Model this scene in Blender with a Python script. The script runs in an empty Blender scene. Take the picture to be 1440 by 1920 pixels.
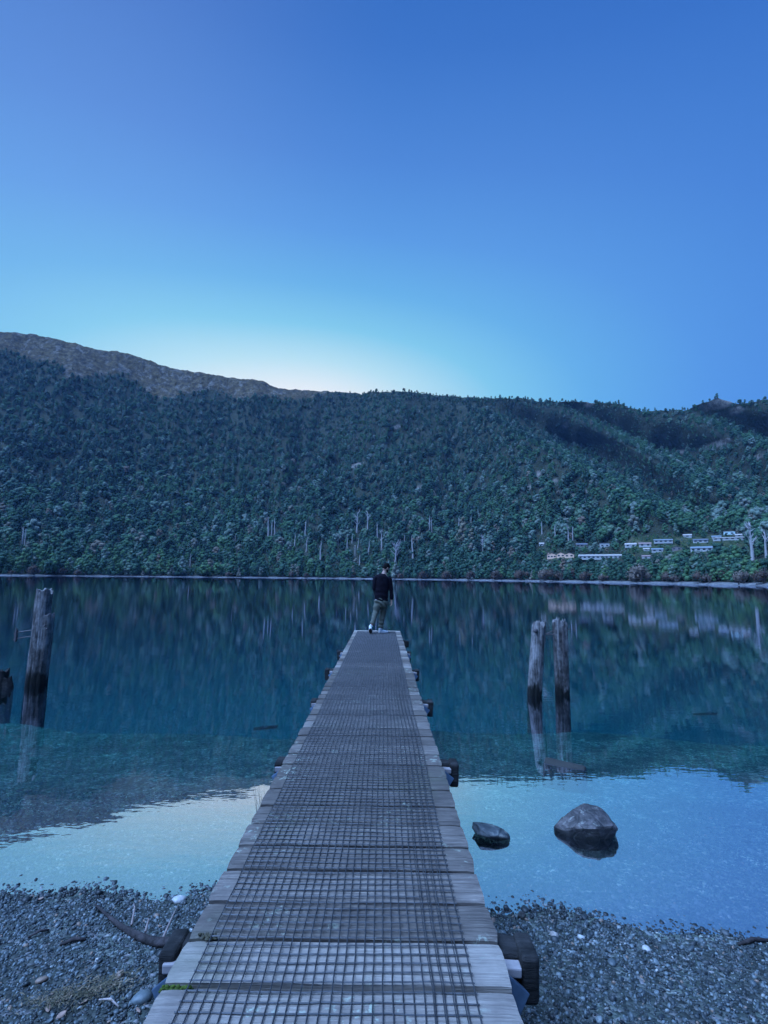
import bpy, bmesh, math, random
import numpy as np
from mathutils import Vector, Matrix, noise

R = math.radians
rng = np.random.default_rng(7)
random.seed(7)
scene = bpy.context.scene
COL = scene.collection

# ------------------------------------------------------------------ camera
F = 940.0                     # focal length in pixels of the 1440x1920 photograph
PITCH = math.atan(122.5 / F)
ROLL = R(0.65)
CAMH = 2.0                    # eye above the water (water is z = 0)
DECK = 0.60                   # top of the jetty deck
M3 = Matrix.Rotation(R(90) + PITCH, 3, 'X') @ Matrix.Rotation(ROLL, 3, 'Z')
MN = np.array(M3)
cam_d = bpy.data.cameras.new('camera')
cam_d.sensor_fit = 'VERTICAL'
cam_d.sensor_height = 24.0
cam_d.lens = 24.0 * F / 1920.0
cam_d.clip_start = 0.05
cam_d.clip_end = 20000
cam = bpy.data.objects.new('camera', cam_d)
COL.objects.link(cam)
cam.matrix_world = Matrix.Translation((0, 0, CAMH)) @ M3.to_4x4()
scene.camera = cam


def ray(px, py):
    return (M3 @ Vector(((px - 720) / F, (960 - py) / F, -1.0))).normalized()


def on_plane(px, py, z=0.0):
    d = ray(px, py)
    t = (z - CAMH) / d.z
    return Vector((d.x * t, d.y * t, z))


def at_y(px, py, y):
    d = ray(px, py)
    t = y / d.y
    return Vector((d.x * t, y, CAMH + d.z * t))


def az_el(px, py):
    d = ray(px, py)
    return math.atan2(d.x, d.y), math.asin(d.z)


def project(P):
    """world points (n,3) -> photo pixels"""
    Q = (np.asarray(P, float) - np.array([0, 0, CAMH])) @ MN
    return 720 + F * Q[:, 0] / -Q[:, 2], 960 - F * Q[:, 1] / -Q[:, 2]


# ------------------------------------------------------------------ object helpers
def tag(o, label=None, cat=None, group=None, kind=None):
    if label: o['label'] = label
    if cat: o['category'] = cat
    if group: o['group'] = group
    if kind: o['kind'] = kind
    return o


def empty(name, loc=(0, 0, 0), rz=0.0, scale=1.0):
    o = bpy.data.objects.new(name, None)
    o.empty_display_size = 0.1
    COL.objects.link(o)
    o.location = loc
    o.rotation_euler = (0, 0, rz)
    o.scale = (scale,) * 3
    return o


def link(name, me, m=None, parent=None, smooth=False):
    o = bpy.data.objects.new(name, me)
    COL.objects.link(o)
    if m is not None:
        me.materials.clear()
        me.materials.append(m)
    if parent is not None:
        o.parent = parent
    if smooth:
        me.polygons.foreach_set('use_smooth', [True] * len(me.polygons))
    return o


class MB:
    """collects shapes into one mesh"""

    def __init__(s):
        s.v = []; s.f = []; s.t = []

    def add(s, vs, fs, tint=0.5):
        b = len(s.v)
        s.v += [tuple(p) for p in vs]
        s.t += [tint] * len(vs)
        s.f += [tuple(b + i for i in f) for f in fs]

    def box(s, c, size, rot=None, tint=0.5):
        hx, hy, hz = size[0] / 2, size[1] / 2, size[2] / 2
        vs = [Vector((x, y, z)) for x in (-hx, hx) for y in (-hy, hy) for z in (-hz, hz)]
        if rot is not None:
            vs = [rot @ p for p in vs]
        c = Vector(c)
        s.add([p + c for p in vs], [(0, 1, 3, 2), (4, 6, 7, 5), (0, 4, 5, 1), (2, 3, 7, 6), (0, 2, 6, 4), (1, 5, 7, 3)], tint)

    def tube(s, pts, radii, n=8, cap=True, tint=0.5, flat=None):
        """tube along pts; radii scalars or (a,b) pairs; flat = preferred direction of the first radius"""
        pts = [Vector(p) for p in pts]
        k = len(pts)
        rings = []
        ref = Vector(flat) if flat else None
        prev = None
        for i, p in enumerate(pts):
            d = (pts[min(i + 1, k - 1)] - pts[max(i - 1, 0)])
            if d.length < 1e-9:
                d = Vector((0, 0, 1))
            d.normalize()
            if ref is not None:
                u = ref - d * ref.dot(d)
                if u.length < 1e-4: u = d.orthogonal()
            elif prev is not None:
                u = prev - d * prev.dot(d)
                if u.length < 1e-4: u = d.orthogonal()
            else:
                u = d.orthogonal()
            u.normalize(); prev = u
            w = d.cross(u)
            r = radii[i] if not isinstance(radii, (int, float)) else radii
            a, b = r if isinstance(r, (tuple, list)) else (r, r)
            rings.append([p + u * (a * math.cos(2 * math.pi * j / n)) + w * (b * math.sin(2 * math.pi * j / n)) for j in range(n)])
        vs = [p for rg in rings for p in rg]
        fs = []
        for i in range(k - 1):
            for j in range(n):
                a = i * n + j; b2 = i * n + (j + 1) % n
                fs.append((a, b2, b2 + n, a + n))
        if cap:
            fs.append(tuple(reversed(range(n))))
            fs.append(tuple((k - 1) * n + j for j in range(n)))
        s.add(vs, fs, tint)

    def ball(s, c, r, rot=None, n=12, m=8):
        c = Vector(c)
        if isinstance(r, (int, float)): r = (r, r, r)
        vs = [Vector((0, 0, -r[2]))]
        for i in range(1, m):
            th = math.pi * i / m - math.pi / 2
            for j in range(n):
                ph = 2 * math.pi * j / n
                vs.append(Vector((r[0] * math.cos(th) * math.cos(ph), r[1] * math.cos(th) * math.sin(ph), r[2] * math.sin(th))))
        vs.append(Vector((0, 0, r[2])))
        if rot is not None: vs = [rot @ p for p in vs]
        fs = []
        for j in range(n):
            fs.append((0, 1 + (j + 1) % n, 1 + j))
            for i in range(m - 2):
                a = 1 + i * n + j; b = 1 + i * n + (j + 1) % n
                fs.append((a, b, b + n, a + n))
            a = 1 + (m - 2) * n + j; b = 1 + (m - 2) * n + (j + 1) % n
            fs.append((a, b, len(vs) - 1))
        s.add([p + c for p in vs], fs)

    def mesh(s, name):
        me = bpy.data.meshes.new(name)
        me.from_pydata([tuple(p) for p in s.v], [], s.f)
        at = me.attributes.new('tint', 'FLOAT', 'POINT')
        at.data.foreach_set('value', s.t)
        me.update()
        return me

    def build(s, name, m, parent=None, smooth=False):
        return link(name, s.mesh(name), m, parent, smooth)


def bevel(o, w, seg=2):
    b = o.modifiers.new('bevel', 'BEVEL'); b.width = w; b.segments = seg; b.limit_method = 'ANGLE'; b.angle_limit = R(40)


def remeshed(mb, name, voxel, smooth_it=4, fac=0.5):
    """fuse overlapping shapes into one continuous skin"""
    o = mb.build(name + '_raw', None)
    r = o.modifiers.new('r', 'REMESH'); r.mode = 'VOXEL'; r.voxel_size = voxel
    if smooth_it:
        sm = o.modifiers.new('s', 'SMOOTH'); sm.iterations = smooth_it; sm.factor = fac
    dg = bpy.context.evaluated_depsgraph_get()
    dg.update()
    me = bpy.data.meshes.new_from_object(o.evaluated_get(dg))
    old = o.data
    bpy.data.objects.remove(o)
    bpy.data.meshes.remove(old)
    me.name = name
    return me


# ------------------------------------------------------------------ materials
def new_mat(name):
    m = bpy.data.materials.new(name)
    m.use_nodes = True
    nt = m.node_tree
    b = nt.nodes['Principled BSDF']
    return m, nt, b


def N(nt, typ, **kw):
    n = nt.nodes.new(typ)
    for k, v in kw.items():
        if k.startswith('i_'):
            key = k[2:]
            key = int(key) if key.isdigit() else key
            n.inputs[key].default_value = v
        else:
            setattr(n, k, v)
    return n


def L(nt, a, b): nt.links.new(a, b)


def ramp(nt, fac, stops, interp='LINEAR'):
    r = nt.nodes.new('ShaderNodeValToRGB')
    cr = r.color_ramp
    cr.interpolation = interp
    while len(cr.elements) > 1: cr.elements.remove(cr.elements[0])
    cr.elements[0].position = stops[0][0]
    cr.elements[0].color = (*stops[0][1], 1)
    for p, c in stops[1:]:
        e = cr.elements.new(p); e.color = (*c, 1)
    if fac is not None: L(nt, fac, r.inputs[0])
    return r.outputs[0]


def math_n(nt, op, a, b=None, c=None, clamp=False):
    n = nt.nodes.new('ShaderNodeMath'); n.operation = op; n.use_clamp = clamp
    for i, x in enumerate((a, b, c)):
        if x is None: continue
        if isinstance(x, (int, float)): n.inputs[i].default_value = x
        else: L(nt, x, n.inputs[i])
    return n.outputs[0]


def noise_n(nt, vec, scale, detail=4, rough=0.55, w=None, dist=0.0):
    n = nt.nodes.new('ShaderNodeTexNoise')
    if w is not None:
        n.noise_dimensions = '4D'
        L(nt, w, n.inputs['W'])
    n.inputs['Scale'].default_value = scale
    n.inputs['Detail'].default_value = detail
    n.inputs['Roughness'].default_value = rough
    n.inputs['Distortion'].default_value = dist
    if vec is not None: L(nt, vec, n.inputs['Vector'])
    return n.outputs['Fac']


def mapping(nt, vec, scale=(1, 1, 1), rot=(0, 0, 0)):
    n = nt.nodes.new('ShaderNodeMapping')
    n.inputs['Scale'].default_value = scale
    n.inputs['Rotation'].default_value = rot
    L(nt, vec, n.inputs['Vector'])
    return n.outputs[0]


def mix_c(nt, fac, a, b, mode='MIX'):
    n = nt.nodes.new('ShaderNodeMix'); n.data_type = 'RGBA'; n.blend_type = mode
    for sock, x in ((n.inputs[0], fac), (n.inputs[6], a), (n.inputs[7], b)):
        if isinstance(x, (int, float)): sock.default_value = x
        elif isinstance(x, tuple): sock.default_value = (*x, 1)
        else: L(nt, x, sock)
    return n.outputs[2]


def bump(nt, h, strength, dist, b):
    n = nt.nodes.new('ShaderNodeBump')
    n.inputs['Strength'].default_value = strength
    n.inputs['Distance'].default_value = dist
    L(nt, h, n.inputs['Height'])
    L(nt, n.outputs[0], b.inputs['Normal'])


def tc(nt, out='Object'):
    return nt.nodes.new('ShaderNodeTexCoord').outputs[out]


def attr(nt, name, typ='GEOMETRY'):
    n = nt.nodes.new('ShaderNodeAttribute'); n.attribute_name = name; n.attribute_type = typ
    return n


def plank_material():
    m, nt, b = new_mat('weathered_planks')
    co = tc(nt)
    t = attr(nt, 'tint').outputs['Fac']
    w = math_n(nt, 'MULTIPLY', t, 37.0)
    g1 = noise_n(nt, mapping(nt, co, (1.6, 26, 26)), 3.0, 6, 0.65, w, 0.4)
    g2 = noise_n(nt, mapping(nt, co, (3.0, 110, 110)), 2.0, 3, 0.6, w)
    g3 = noise_n(nt, co, 5.0, 4, 0.6, w)
    g = math_n(nt, 'ADD', math_n(nt, 'MULTIPLY', g1, 0.6), math_n(nt, 'MULTIPLY', g2, 0.4))
    c = ramp(nt, g, [(0.30, (0.035, 0.032, 0.032)), (0.42, (0.15, 0.14, 0.14)), (0.52, (0.29, 0.275, 0.27)), (0.64, (0.44, 0.42, 0.41)), (0.8, (0.56, 0.54, 0.52))])
    c = mix_c(nt, ramp(nt, t, [(0.68, (0, 0, 0)), (0.8, (0.5, 0.5, 0.5))]), c, (0.36, 0.345, 0.335))   # newer, smoother boards
    # blotches and per board tone
    c = mix_c(nt, math_n(nt, 'MULTIPLY', ramp(nt, g3, [(0.42, (0, 0, 0)), (0.66, (1, 1, 1))]), 0.55), c, (0.13, 0.12, 0.125))
    tone = ramp(nt, t, [(0.0, (0.20, 0.172, 0.14)), (0.5, (0.56, 0.485, 0.41)), (0.75, (0.95, 0.84, 0.72)), (1.0, (1.42, 1.27, 1.09))])
    c = mix_c(nt, 1.0, c, tone, 'MULTIPLY')
    # lichen and green algae flecks
    l1 = noise_n(nt, co, 26.0, 5, 0.7)
    l2 = noise_n(nt, co, 2.1, 3, 0.6)
    li = math_n(nt, 'MULTIPLY', ramp(nt, l1, [(0.56, (0, 0, 0)), (0.62, (1, 1, 1))]), ramp(nt, l2, [(0.53, (0, 0, 0)), (0.62, (1, 1, 1))]))
    c = mix_c(nt, math_n(nt, 'MULTIPLY', li, 0.75), c, (0.42, 0.47, 0.36))
    al = ramp(nt, noise_n(nt, co, 1.3, 4, 0.65), [(0.56, (0, 0, 0)), (0.72, (1, 1, 1))])
    c = mix_c(nt, math_n(nt, 'MULTIPLY', al, 0.4), c, (0.11, 0.13, 0.075))
    L(nt, c, b.inputs['Base Color'])
    b.inputs['Roughness'].default_value = 0.72
    b.inputs['Specular IOR Level'].default_value = 0.35
    bump(nt, g, 0.9, 0.012, b)
    return m


def timber_material(name, dark, light, algae_z=None, grain=(26, 26, 1.6)):
    m, nt, b = new_mat(name)
    geo = nt.nodes.new('ShaderNodeNewGeometry')
    co = geo.outputs['Position']
    g1 = noise_n(nt, mapping(nt, co, grain), 1.2, 6, 0.7, None, 0.5)
    g2 = noise_n(nt, co, 9.0, 5, 0.65)
    g = math_n(nt, 'ADD', math_n(nt, 'MULTIPLY', g1, 0.65), math_n(nt, 'MULTIPLY', g2, 0.35))
    mid = tuple((a + c) / 2 for a, c in zip(dark, light))
    c = ramp(nt, g, [(0.36, dark), (0.48, mid), (0.6, light)])
    st = ramp(nt, noise_n(nt, mapping(nt, co, (1, 1, .45)), 4.5, 5, .7), [(0.48, (0, 0, 0)), (0.60, (1, 1, 1))])
    c = mix_c(nt, math_n(nt, 'MULTIPLY', st, .75), c, tuple(x * 1.6 for x in dark))
    if algae_z is not None:
        z = nt.nodes.new('ShaderNodeSeparateXYZ'); L(nt, co, z.inputs[0])
        e = math_n(nt, 'ADD', z.outputs['Z'], math_n(nt, 'MULTIPLY', noise_n(nt, mapping(nt, co, (9, 9, 2.5)), 1.0, 4, 0.6), -0.5))
        wet = ramp(nt, math_n(nt, 'ADD', e, 0.5 - algae_z), [(0.2, (1, 1, 1)), (0.27, (0, 0, 0))])
        stain = ramp(nt, math_n(nt, 'ADD', e, 0.5 - algae_z), [(0.25, (1, 1, 1)), (0.85, (0, 0, 0))])
        c = mix_c(nt, math_n(nt, 'MULTIPLY', stain, .32), c, (0.018, 0.018, 0.016))
        c = mix_c(nt, wet, c, (0.006, 0.007, 0.006))
        b.inputs['Roughness'].default_value = 0.7
    L(nt, c, b.inputs['Base Color'])
    b.inputs['Roughness'].default_value = 0.8
    b.inputs['Specular IOR Level'].default_value = 0.25
    bump(nt, g, 0.9, 0.03, b)
    return m


def plain(name, c, rough=0.7, var=0.25, scale=8.0, metal=0.0, bmp=0.2, bdist=0.01, spec=0.4):
    m, nt, b = new_mat(name)
    co = tc(nt)
    n = noise_n(nt, co, scale, 5, 0.6)
    lo = tuple(x * (1 - var) for x in c); hi = tuple(min(1, x * (1 + var)) for x in c)
    L(nt, ramp(nt, n, [(0.3, lo), (0.7, hi)]), b.inputs['Base Color'])
    b.inputs['Roughness'].default_value = rough
    b.inputs['Metallic'].default_value = metal
    b.inputs['Specular IOR Level'].default_value = spec
    if bmp: bump(nt, n, bmp, bdist, b)
    return m


def rock_material(name, c1, c2, c3, scale=7.0):
    m, nt, b = new_mat(name)
    co = tc(nt)
    n1 = noise_n(nt, mapping(nt, co, (1, 1, 2.2), (0.5, 0.3, 0)), scale, 7, 0.68, None, 0.6)
    n2 = noise_n(nt, co, scale * 6, 4, 0.6)
    v = nt.nodes.new('ShaderNodeTexVoronoi'); v.feature = 'DISTANCE_TO_EDGE'; v.inputs['Scale'].default_value = scale * 0.6
    L(nt, co, v.inputs['Vector'])
    c = ramp(nt, n1, [(0.3, c1), (0.5, c2), (0.72, c3)])
    c = mix_c(nt, 0.35, c, ramp(nt, n2, [(0.3, (0.05, 0.05, 0.05)), (0.7, (0.5, 0.5, 0.5))]), 'OVERLAY')
    crk = ramp(nt, v.outputs['Distance'], [(0.0, (1, 1, 1)), (0.035, (0, 0, 0))])
    c = mix_c(nt, math_n(nt, 'MULTIPLY', crk, .55), c, c1)
    li = ramp(nt, noise_n(nt, co, scale * 3, 5, .7), [(0.58, (0, 0, 0)), (0.64, (1, 1, 1))])
    c = mix_c(nt, math_n(nt, 'MULTIPLY', li, .5), c, (0.34, 0.34, 0.29))
    pz = nt.nodes.new('ShaderNodeSeparateXYZ'); L(nt, nt.nodes.new('ShaderNodeNewGeometry').outputs['Position'], pz.inputs[0])
    wet = ramp(nt, math_n(nt, 'ADD', pz.outputs['Z'], math_n(nt, 'MULTIPLY', n1, -.03)), [(0.012, (1, 1, 1)), (0.035, (0, 0, 0))])
    c = mix_c(nt, math_n(nt, 'MULTIPLY', wet, .8), c, (0.012, 0.014, 0.012))
    L(nt, c, b.inputs['Base Color'])
    b.inputs['Roughness'].default_value = 0.55
    n1 = math_n(nt, 'SUBTRACT', n1, math_n(nt, 'MULTIPLY', crk, .25))
    h = math_n(nt, 'ADD', n1, math_n(nt, 'MULTIPLY', n2, 0.25))
    bump(nt, h, 0.7, 0.03, b)
    return m


def foliage_material(name, stops, var_attr=True):
    m, nt, b = new_mat(name)
    t = attr(nt, 'tint', 'INSTANCER').outputs['Fac']
    leaf = attr(nt, 'tint', 'GEOMETRY').outputs['Fac']
    c = ramp(nt, t, stops)
    c = mix_c(nt, 1.0, c, ramp(nt, leaf, [(0.0, (0.7, 0.7, 0.7)), (1.0, (1.35, 1.35, 1.35))]), 'MULTIPLY')
    L(nt, c, b.inputs['Base Color'])
    b.inputs['Roughness'].default_value = 0.75
    b.inputs['Specular IOR Level'].default_value = 0.2
    return m


M = {}
M['planks'] = plank_material()
M['pile'] = timber_material('weathered_pile', (0.010, 0.009, 0.009), (0.36, 0.33, 0.315), 0.14)
M['cap'] = timber_material('old_dark_timber', (0.005, 0.005, 0.005), (0.040, 0.038, 0.037), None, (1.6, 20, 20))
M['under'] = timber_material('jetty_pile_timber', (0.02, 0.018, 0.018), (0.12, 0.11, 0.10), 0.1)
M['pale_wood'] = plain('pale_new_wood', (0.30, 0.26, 0.25), 0.6, 0.25, 14)
M['wire'] = plain('galvanised_wire', (0.055, 0.055, 0.058), 0.45, 0.45, 30, 0.2, 0)
M['steel'] = plain('blue_grey_steel', (0.10, 0.15, 0.21), 0.4, 0.3, 12, 0.5, 0.1, 0.003)
M['rust'] = plain('rusty_iron', (0.10, 0.085, 0.085), 0.6, 0.4, 30, 0.3, 0.3, 0.004)
M['moss'] = plain('green_moss', (0.055, 0.085, 0.008), 0.9, 0.5, 60, 0, 1.0, 0.01)

# ------------------------------------------------------------------ world, sun
w = bpy.data.worlds.new('World'); scene.world = w
w.use_nodes = True
nt = w.node_tree
bg = nt.nodes['Background']
sep = nt.nodes.new('ShaderNodeSeparateXYZ'); L(nt, tc(nt, 'Generated'), sep.inputs[0])
az = math_n(nt, 'ARCTAN2', sep.outputs['X'], sep.outputs['Y'])
zc = math_n(nt, 'MAXIMUM', sep.outputs['Z'], 0.0)
el = math_n(nt, 'ARCSINE', math_n(nt, 'MINIMUM', zc, 1.0))


def sky_metric(az0, el0, stretch):
    da = math_n(nt, 'ABSOLUTE', math_n(nt, 'SUBTRACT', az, R(az0)))
    da = math_n(nt, 'MINIMUM', da, math_n(nt, 'SUBTRACT', 2 * math.pi, da))
    side = nt.nodes.new('ShaderNodeMapRange'); side.interpolation_type = 'SMOOTHSTEP'
    side.inputs['From Min'].default_value = R(az0 + 6); side.inputs['From Max'].default_value = R(az0 - 14)
    side.inputs['To Min'].default_value = 1 / stretch; side.inputs['To Max'].default_value = 1 / (stretch * 1.18)
    L(nt, az, side.inputs['Value'])
    da = math_n(nt, 'MULTIPLY', math_n(nt, 'MULTIPLY', da, math_n(nt, 'COSINE', el)), side.outputs[0])
    de = math_n(nt, 'SUBTRACT', el, R(el0))
    return math_n(nt, 'SQRT', math_n(nt, 'ADD', math_n(nt, 'MULTIPLY', da, da), math_n(nt, 'MULTIPLY', de, de)))


def deg(x): return x / 90.0


mm = math_n(nt, 'DIVIDE', sky_metric(-10, 16.5, 2.1), math.pi / 2)
base = ramp(nt, mm, [
    (deg(0), (1.0, 1.0, 0.98)), (deg(4), (0.88, 0.92, 0.93)), (deg(7.5), (0.50, 0.78, 0.88)), (deg(11), (0.235, 0.61, 0.83)),
    (deg(15), (0.145, 0.45, 0.80)), (deg(20), (0.108, 0.33, 0.76)), (deg(26), (0.078, 0.245, 0.67)), (deg(34), (0.045, 0.172, 0.56)),
    (deg(44), (0.022, 0.118, 0.46)), (deg(68), (0.018, 0.11, 0.42)), (deg(80), (0.08, 0.20, 0.50)), (deg(90), (0.22, 0.38, 0.70))])
lf = nt.nodes.new('ShaderNodeMapRange'); lf.interpolation_type = 'SMOOTHSTEP'
lf.inputs['From Min'].default_value = R(4); lf.inputs['From Max'].default_value = R(-42)
L(nt, az, lf.inputs['Value'])
lfm = math_n(nt, 'MULTIPLY', lf.outputs[0], math_n(nt, 'MAXIMUM', math_n(nt, 'COSINE', az), 0.0))
base = mix_c(nt, lfm, base, (0.048, 0.046, 0.036), 'ADD')
FILL_SKY = (3.8, 6.7, 13.2)  # colour of the added sky patch that brightens deck and hills
rt = nt.nodes.new('ShaderNodeMapRange'); rt.interpolation_type = 'SMOOTHSTEP'
rt.inputs['From Min'].default_value = R(5); rt.inputs['From Max'].default_value = R(50)
L(nt, az, rt.inputs['Value'])
base = mix_c(nt, rt.outputs[0], base, mix_c(nt, 1.0, base, (0.84, 0.92, 0.98), 'MULTIPLY'))
# added bright sky patch high out of view, fill light for deck and hills
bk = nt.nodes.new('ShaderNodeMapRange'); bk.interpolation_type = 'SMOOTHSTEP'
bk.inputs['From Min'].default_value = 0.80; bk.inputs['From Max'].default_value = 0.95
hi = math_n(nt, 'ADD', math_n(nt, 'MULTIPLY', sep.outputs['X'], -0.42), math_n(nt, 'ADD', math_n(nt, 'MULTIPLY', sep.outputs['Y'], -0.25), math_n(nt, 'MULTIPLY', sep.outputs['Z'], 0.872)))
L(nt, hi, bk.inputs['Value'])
base = mix_c(nt, bk.outputs[0], base, FILL_SKY)
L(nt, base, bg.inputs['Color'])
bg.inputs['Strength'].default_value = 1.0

sun_d = bpy.data.lights.new('sun', 'SUN'); sun_d.energy = 2.0; sun_d.angle = R(0.5); sun_d.color = (1.0, 0.9, 0.78)
sun = bpy.data.objects.new('sun', sun_d); COL.objects.link(sun)
sdir = Vector((math.sin(R(-8)) * math.cos(R(15)), math.cos(R(-8)) * math.cos(R(15)), math.sin(R(15))))   # behind the ridge
sun.rotation_euler = sdir.to_track_quat('Z', 'Y').to_euler()
sun.location = (-20, 60, 40)

# ------------------------------------------------------------------ near ground: beach and lake bed
_sh = sorted([tuple(on_plane(px, py)[:2]) for px, py in ((-300, 1712), (0, 1690), (200, 1680), (400, 1664), (660, 1690), (940, 1716), (1200, 1733), (1440, 1750), (1800, 1780))])
SHX = np.array([p[0] for p in _sh]); SHY = np.array([p[1] for p in _sh])


def bed_z(x, y):
    x = np.asarray(x, float); y = np.asarray(y, float)
    d = y - np.interp(x, SHX, SHY)
    edge = 8.3 + 0.35 * np.sin(x * 0.7) + 0.2 * np.sin(x * 1.9 + 1) - np.interp(x, SHX, SHY)
    z = np.where(d < 0, -d * 0.10, -d * 0.09)
    z = np.where(d > edge, -edge * 0.09 - (d - edge) * 0.42, z)
    z = np.maximum(z, -5.5)
    z = np.minimum(z, 1.2)
    z = z + 0.008 * np.sin(x * 3.1 + 0.6 * y) * np.cos(y * 2.3 + x) + 0.004 * np.sin(x * 9 + y * 5)
    return z


def grid_mesh(name, xs, ys, zf):
    X, Y = np.meshgrid(xs, ys)
    Z = zf(X, Y)
    nx, ny = len(xs), len(ys)
    V = np.stack([X, Y, Z], -1).reshape(-1, 3)
    i = np.arange(nx * ny).reshape(ny, nx)
    Fc = np.stack([i[:-1, :-1], i[:-1, 1:], i[1:, 1:], i[1:, :-1]], -1).reshape(-1, 4)
    return np_mesh(name, V, Fc)


def np_mesh(name, V, Fc):
    me = bpy.data.meshes.new(name)
    k = Fc.shape[1]
    me.vertices.add(len(V)); me.vertices.foreach_set('co', np.asarray(V, np.float32).ravel())
    me.loops.add(Fc.size); me.loops.foreach_set('vertex_index', Fc.astype(np.int32).ravel())
    me.polygons.add(len(Fc)); me.polygons.foreach_set('loop_start', np.arange(0, Fc.size, k, dtype=np.int32))
    me.polygons.foreach_set('loop_total', np.full(len(Fc), k, np.int32))
    me.update(calc_edges=True)
    me.validate()
    return me


def bed_material():
    m, nt, b = new_mat('gravel_bed')
    co = tc(nt)
    v = nt.nodes.new('ShaderNodeTexVoronoi'); v.inputs['Scale'].default_value = 42.0; L(nt, co, v.inputs['Vector'])
    v2 = nt.nodes.new('ShaderNodeTexVoronoi'); v2.inputs['Scale'].default_value = 9.0; L(nt, co, v2.inputs['Vector'])
    s = nt.nodes.new('ShaderNodeSeparateColor'); L(nt, v.outputs['Color'], s.inputs[0])
    s2 = nt.nodes.new('ShaderNodeSeparateColor'); L(nt, v2.outputs['Color'], s2.inputs[0])
    c = ramp(nt, s.outputs[0], [(0.0, (0.025, 0.045, 0.035)), (0.55, (0.11, 0.16, 0.12)), (0.88, (0.24, 0.30, 0.24)), (1.0, (0.46, 0.48, 0.42))])
    c2 = ramp(nt, s2.outputs[1], [(0.0, (0.45, 0.45, 0.45)), (0.8, (1, 1, 1)), (1.0, (1.5, 1.5, 1.4))])
    c = mix_c(nt, 0.8, c, c2, 'MULTIPLY')
    n = noise_n(nt, mapping(nt, co, (1, 2.2, 1)), 1.1, 5, 0.6)
    c = mix_c(nt, ramp(nt, n, [(0.46, (0, 0, 0)), (0.62, (0.6, 0.6, 0.6))]), c, (0.03, 0.04, 0.025))
    zz = nt.nodes.new('ShaderNodeSeparateXYZ'); L(nt, co, zz.inputs[0])
    silt = nt.nodes.new('ShaderNodeMapRange'); silt.inputs['From Min'].default_value = -1.4; silt.inputs['From Max'].default_value = -4.5
    L(nt, zz.outputs['Z'], silt.inputs['Value'])
    c = mix_c(nt, silt.outputs[0], c, (0.22, 0.31, 0.27))
    dry = nt.nodes.new('ShaderNodeMapRange'); dry.inputs['From Min'].default_value = -0.03; dry.inputs['From Max'].default_value = 0.015
    L(nt, zz.outputs['Z'], dry.inputs['Value'])
    c = mix_c(nt, dry.outputs[0], c, mix_c(nt, 1.0, c, (0.50, 0.45, 0.52), 'MULTIPLY'))   # dark coarse sand between the pebbles above the water
    L(nt, c, b.inputs['Base Color'])
    b.inputs['Roughness'].default_value = 0.8
    h = math_n(nt, 'SUBTRACT', 1.0, v.outputs['Distance'])
    bump(nt, h, 0.8, 0.02, b)
    return m


xs = np.concatenate([[-900, -300, -100, -40, -20], np.linspace(-12, 12, 161), [20, 40, 100, 300, 900]])
ys = np.concatenate([[-60, -20, -6], np.linspace(0, 14, 113), [18, 24, 32, 40, 60, 120, 300, 700, 1500]])
ground = link('ground', grid_mesh('ground', xs, ys, bed_z), bed_material(), smooth=True)
tag(ground, 'grey gravel beach running down under the clear lake water', kind='structure')

# ------------------------------------------------------------------ water: a closed body with a rippled surface
def water_material():
    m = bpy.data.materials.new('lake_water'); m.use_nodes = True
    nt = m.node_tree
    nt.nodes.clear()
    out = nt.nodes.new('ShaderNodeOutputMaterial')
    co = tc(nt)
    n1 = noise_n(nt, mapping(nt, co, (0.8, 2.0, 1)), 1.3, 3, 0.5)
    n2 = noise_n(nt, mapping(nt, co, (2.0, 4.5, 1)), 3.0, 2, 0.5)
    n3 = noise_n(nt, mapping(nt, co, (0.05, 0.02, 1)), 1.0, 3, 0.5)
    amp = ramp(nt, n3, [(0.35, (0.35, 0.35, 0.35)), (0.65, (1, 1, 1))])
    h = math_n(nt, 'MULTIPLY', math_n(nt, 'ADD', n1, math_n(nt, 'MULTIPLY', n2, 0.3)), amp)
    bp = nt.nodes.new('ShaderNodeBump'); bp.inputs['Strength'].default_value = 1.0; bp.inputs['Distance'].default_value = 0.0026
    L(nt, h, bp.inputs['Height'])
    lw = nt.nodes.new('ShaderNodeLayerWeight'); lw.inputs['Blend'].default_value = 0.5
    fac = ramp(nt, lw.outputs['Facing'], [(0.0, (0.10, 0.10, 0.10)), (0.4, (0.55, 0.55, 0.55)), (0.5, (0.63, 0.63, 0.63)), (0.78, (0.64, 0.64, 0.64)), (0.93, (0.80, 0.80, 0.80)), (1.0, (1, 1, 1))])
    gl = nt.nodes.new('ShaderNodeBsdfGlossy'); gl.inputs['Roughness'].default_value = 0.0
    gl.inputs['Color'].default_value = (0.81, 0.85, 0.96, 1)
    L(nt, bp.outputs[0], gl.inputs['Normal'])
    tr = nt.nodes.new('ShaderNodeBsdfTransparent')
    mx = nt.nodes.new('ShaderNodeMixShader')
    L(nt, fac, mx.inputs[0]); L(nt, tr.outputs[0], mx.inputs[1]); L(nt, gl.outputs[0], mx.inputs[2])
    L(nt, mx.outputs[0], out.inputs['Surface'])
    va = nt.nodes.new('ShaderNodeVolumeAbsorption')
    va.inputs['Color'].default_value = (0.0, 0.955, 0.965, 1)
    va.inputs['Density'].default_value = 0.8
    L(nt, va.outputs[0], out.inputs['Volume'])
    return m


mb = MB()
mb.box((0, 1180 - 20, -10), (2600, 2400, 20))
water = mb.build('water', water_material())
tag(water, 'calm teal lake water reflecting the hills and dusk sky', kind='structure')

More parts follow.
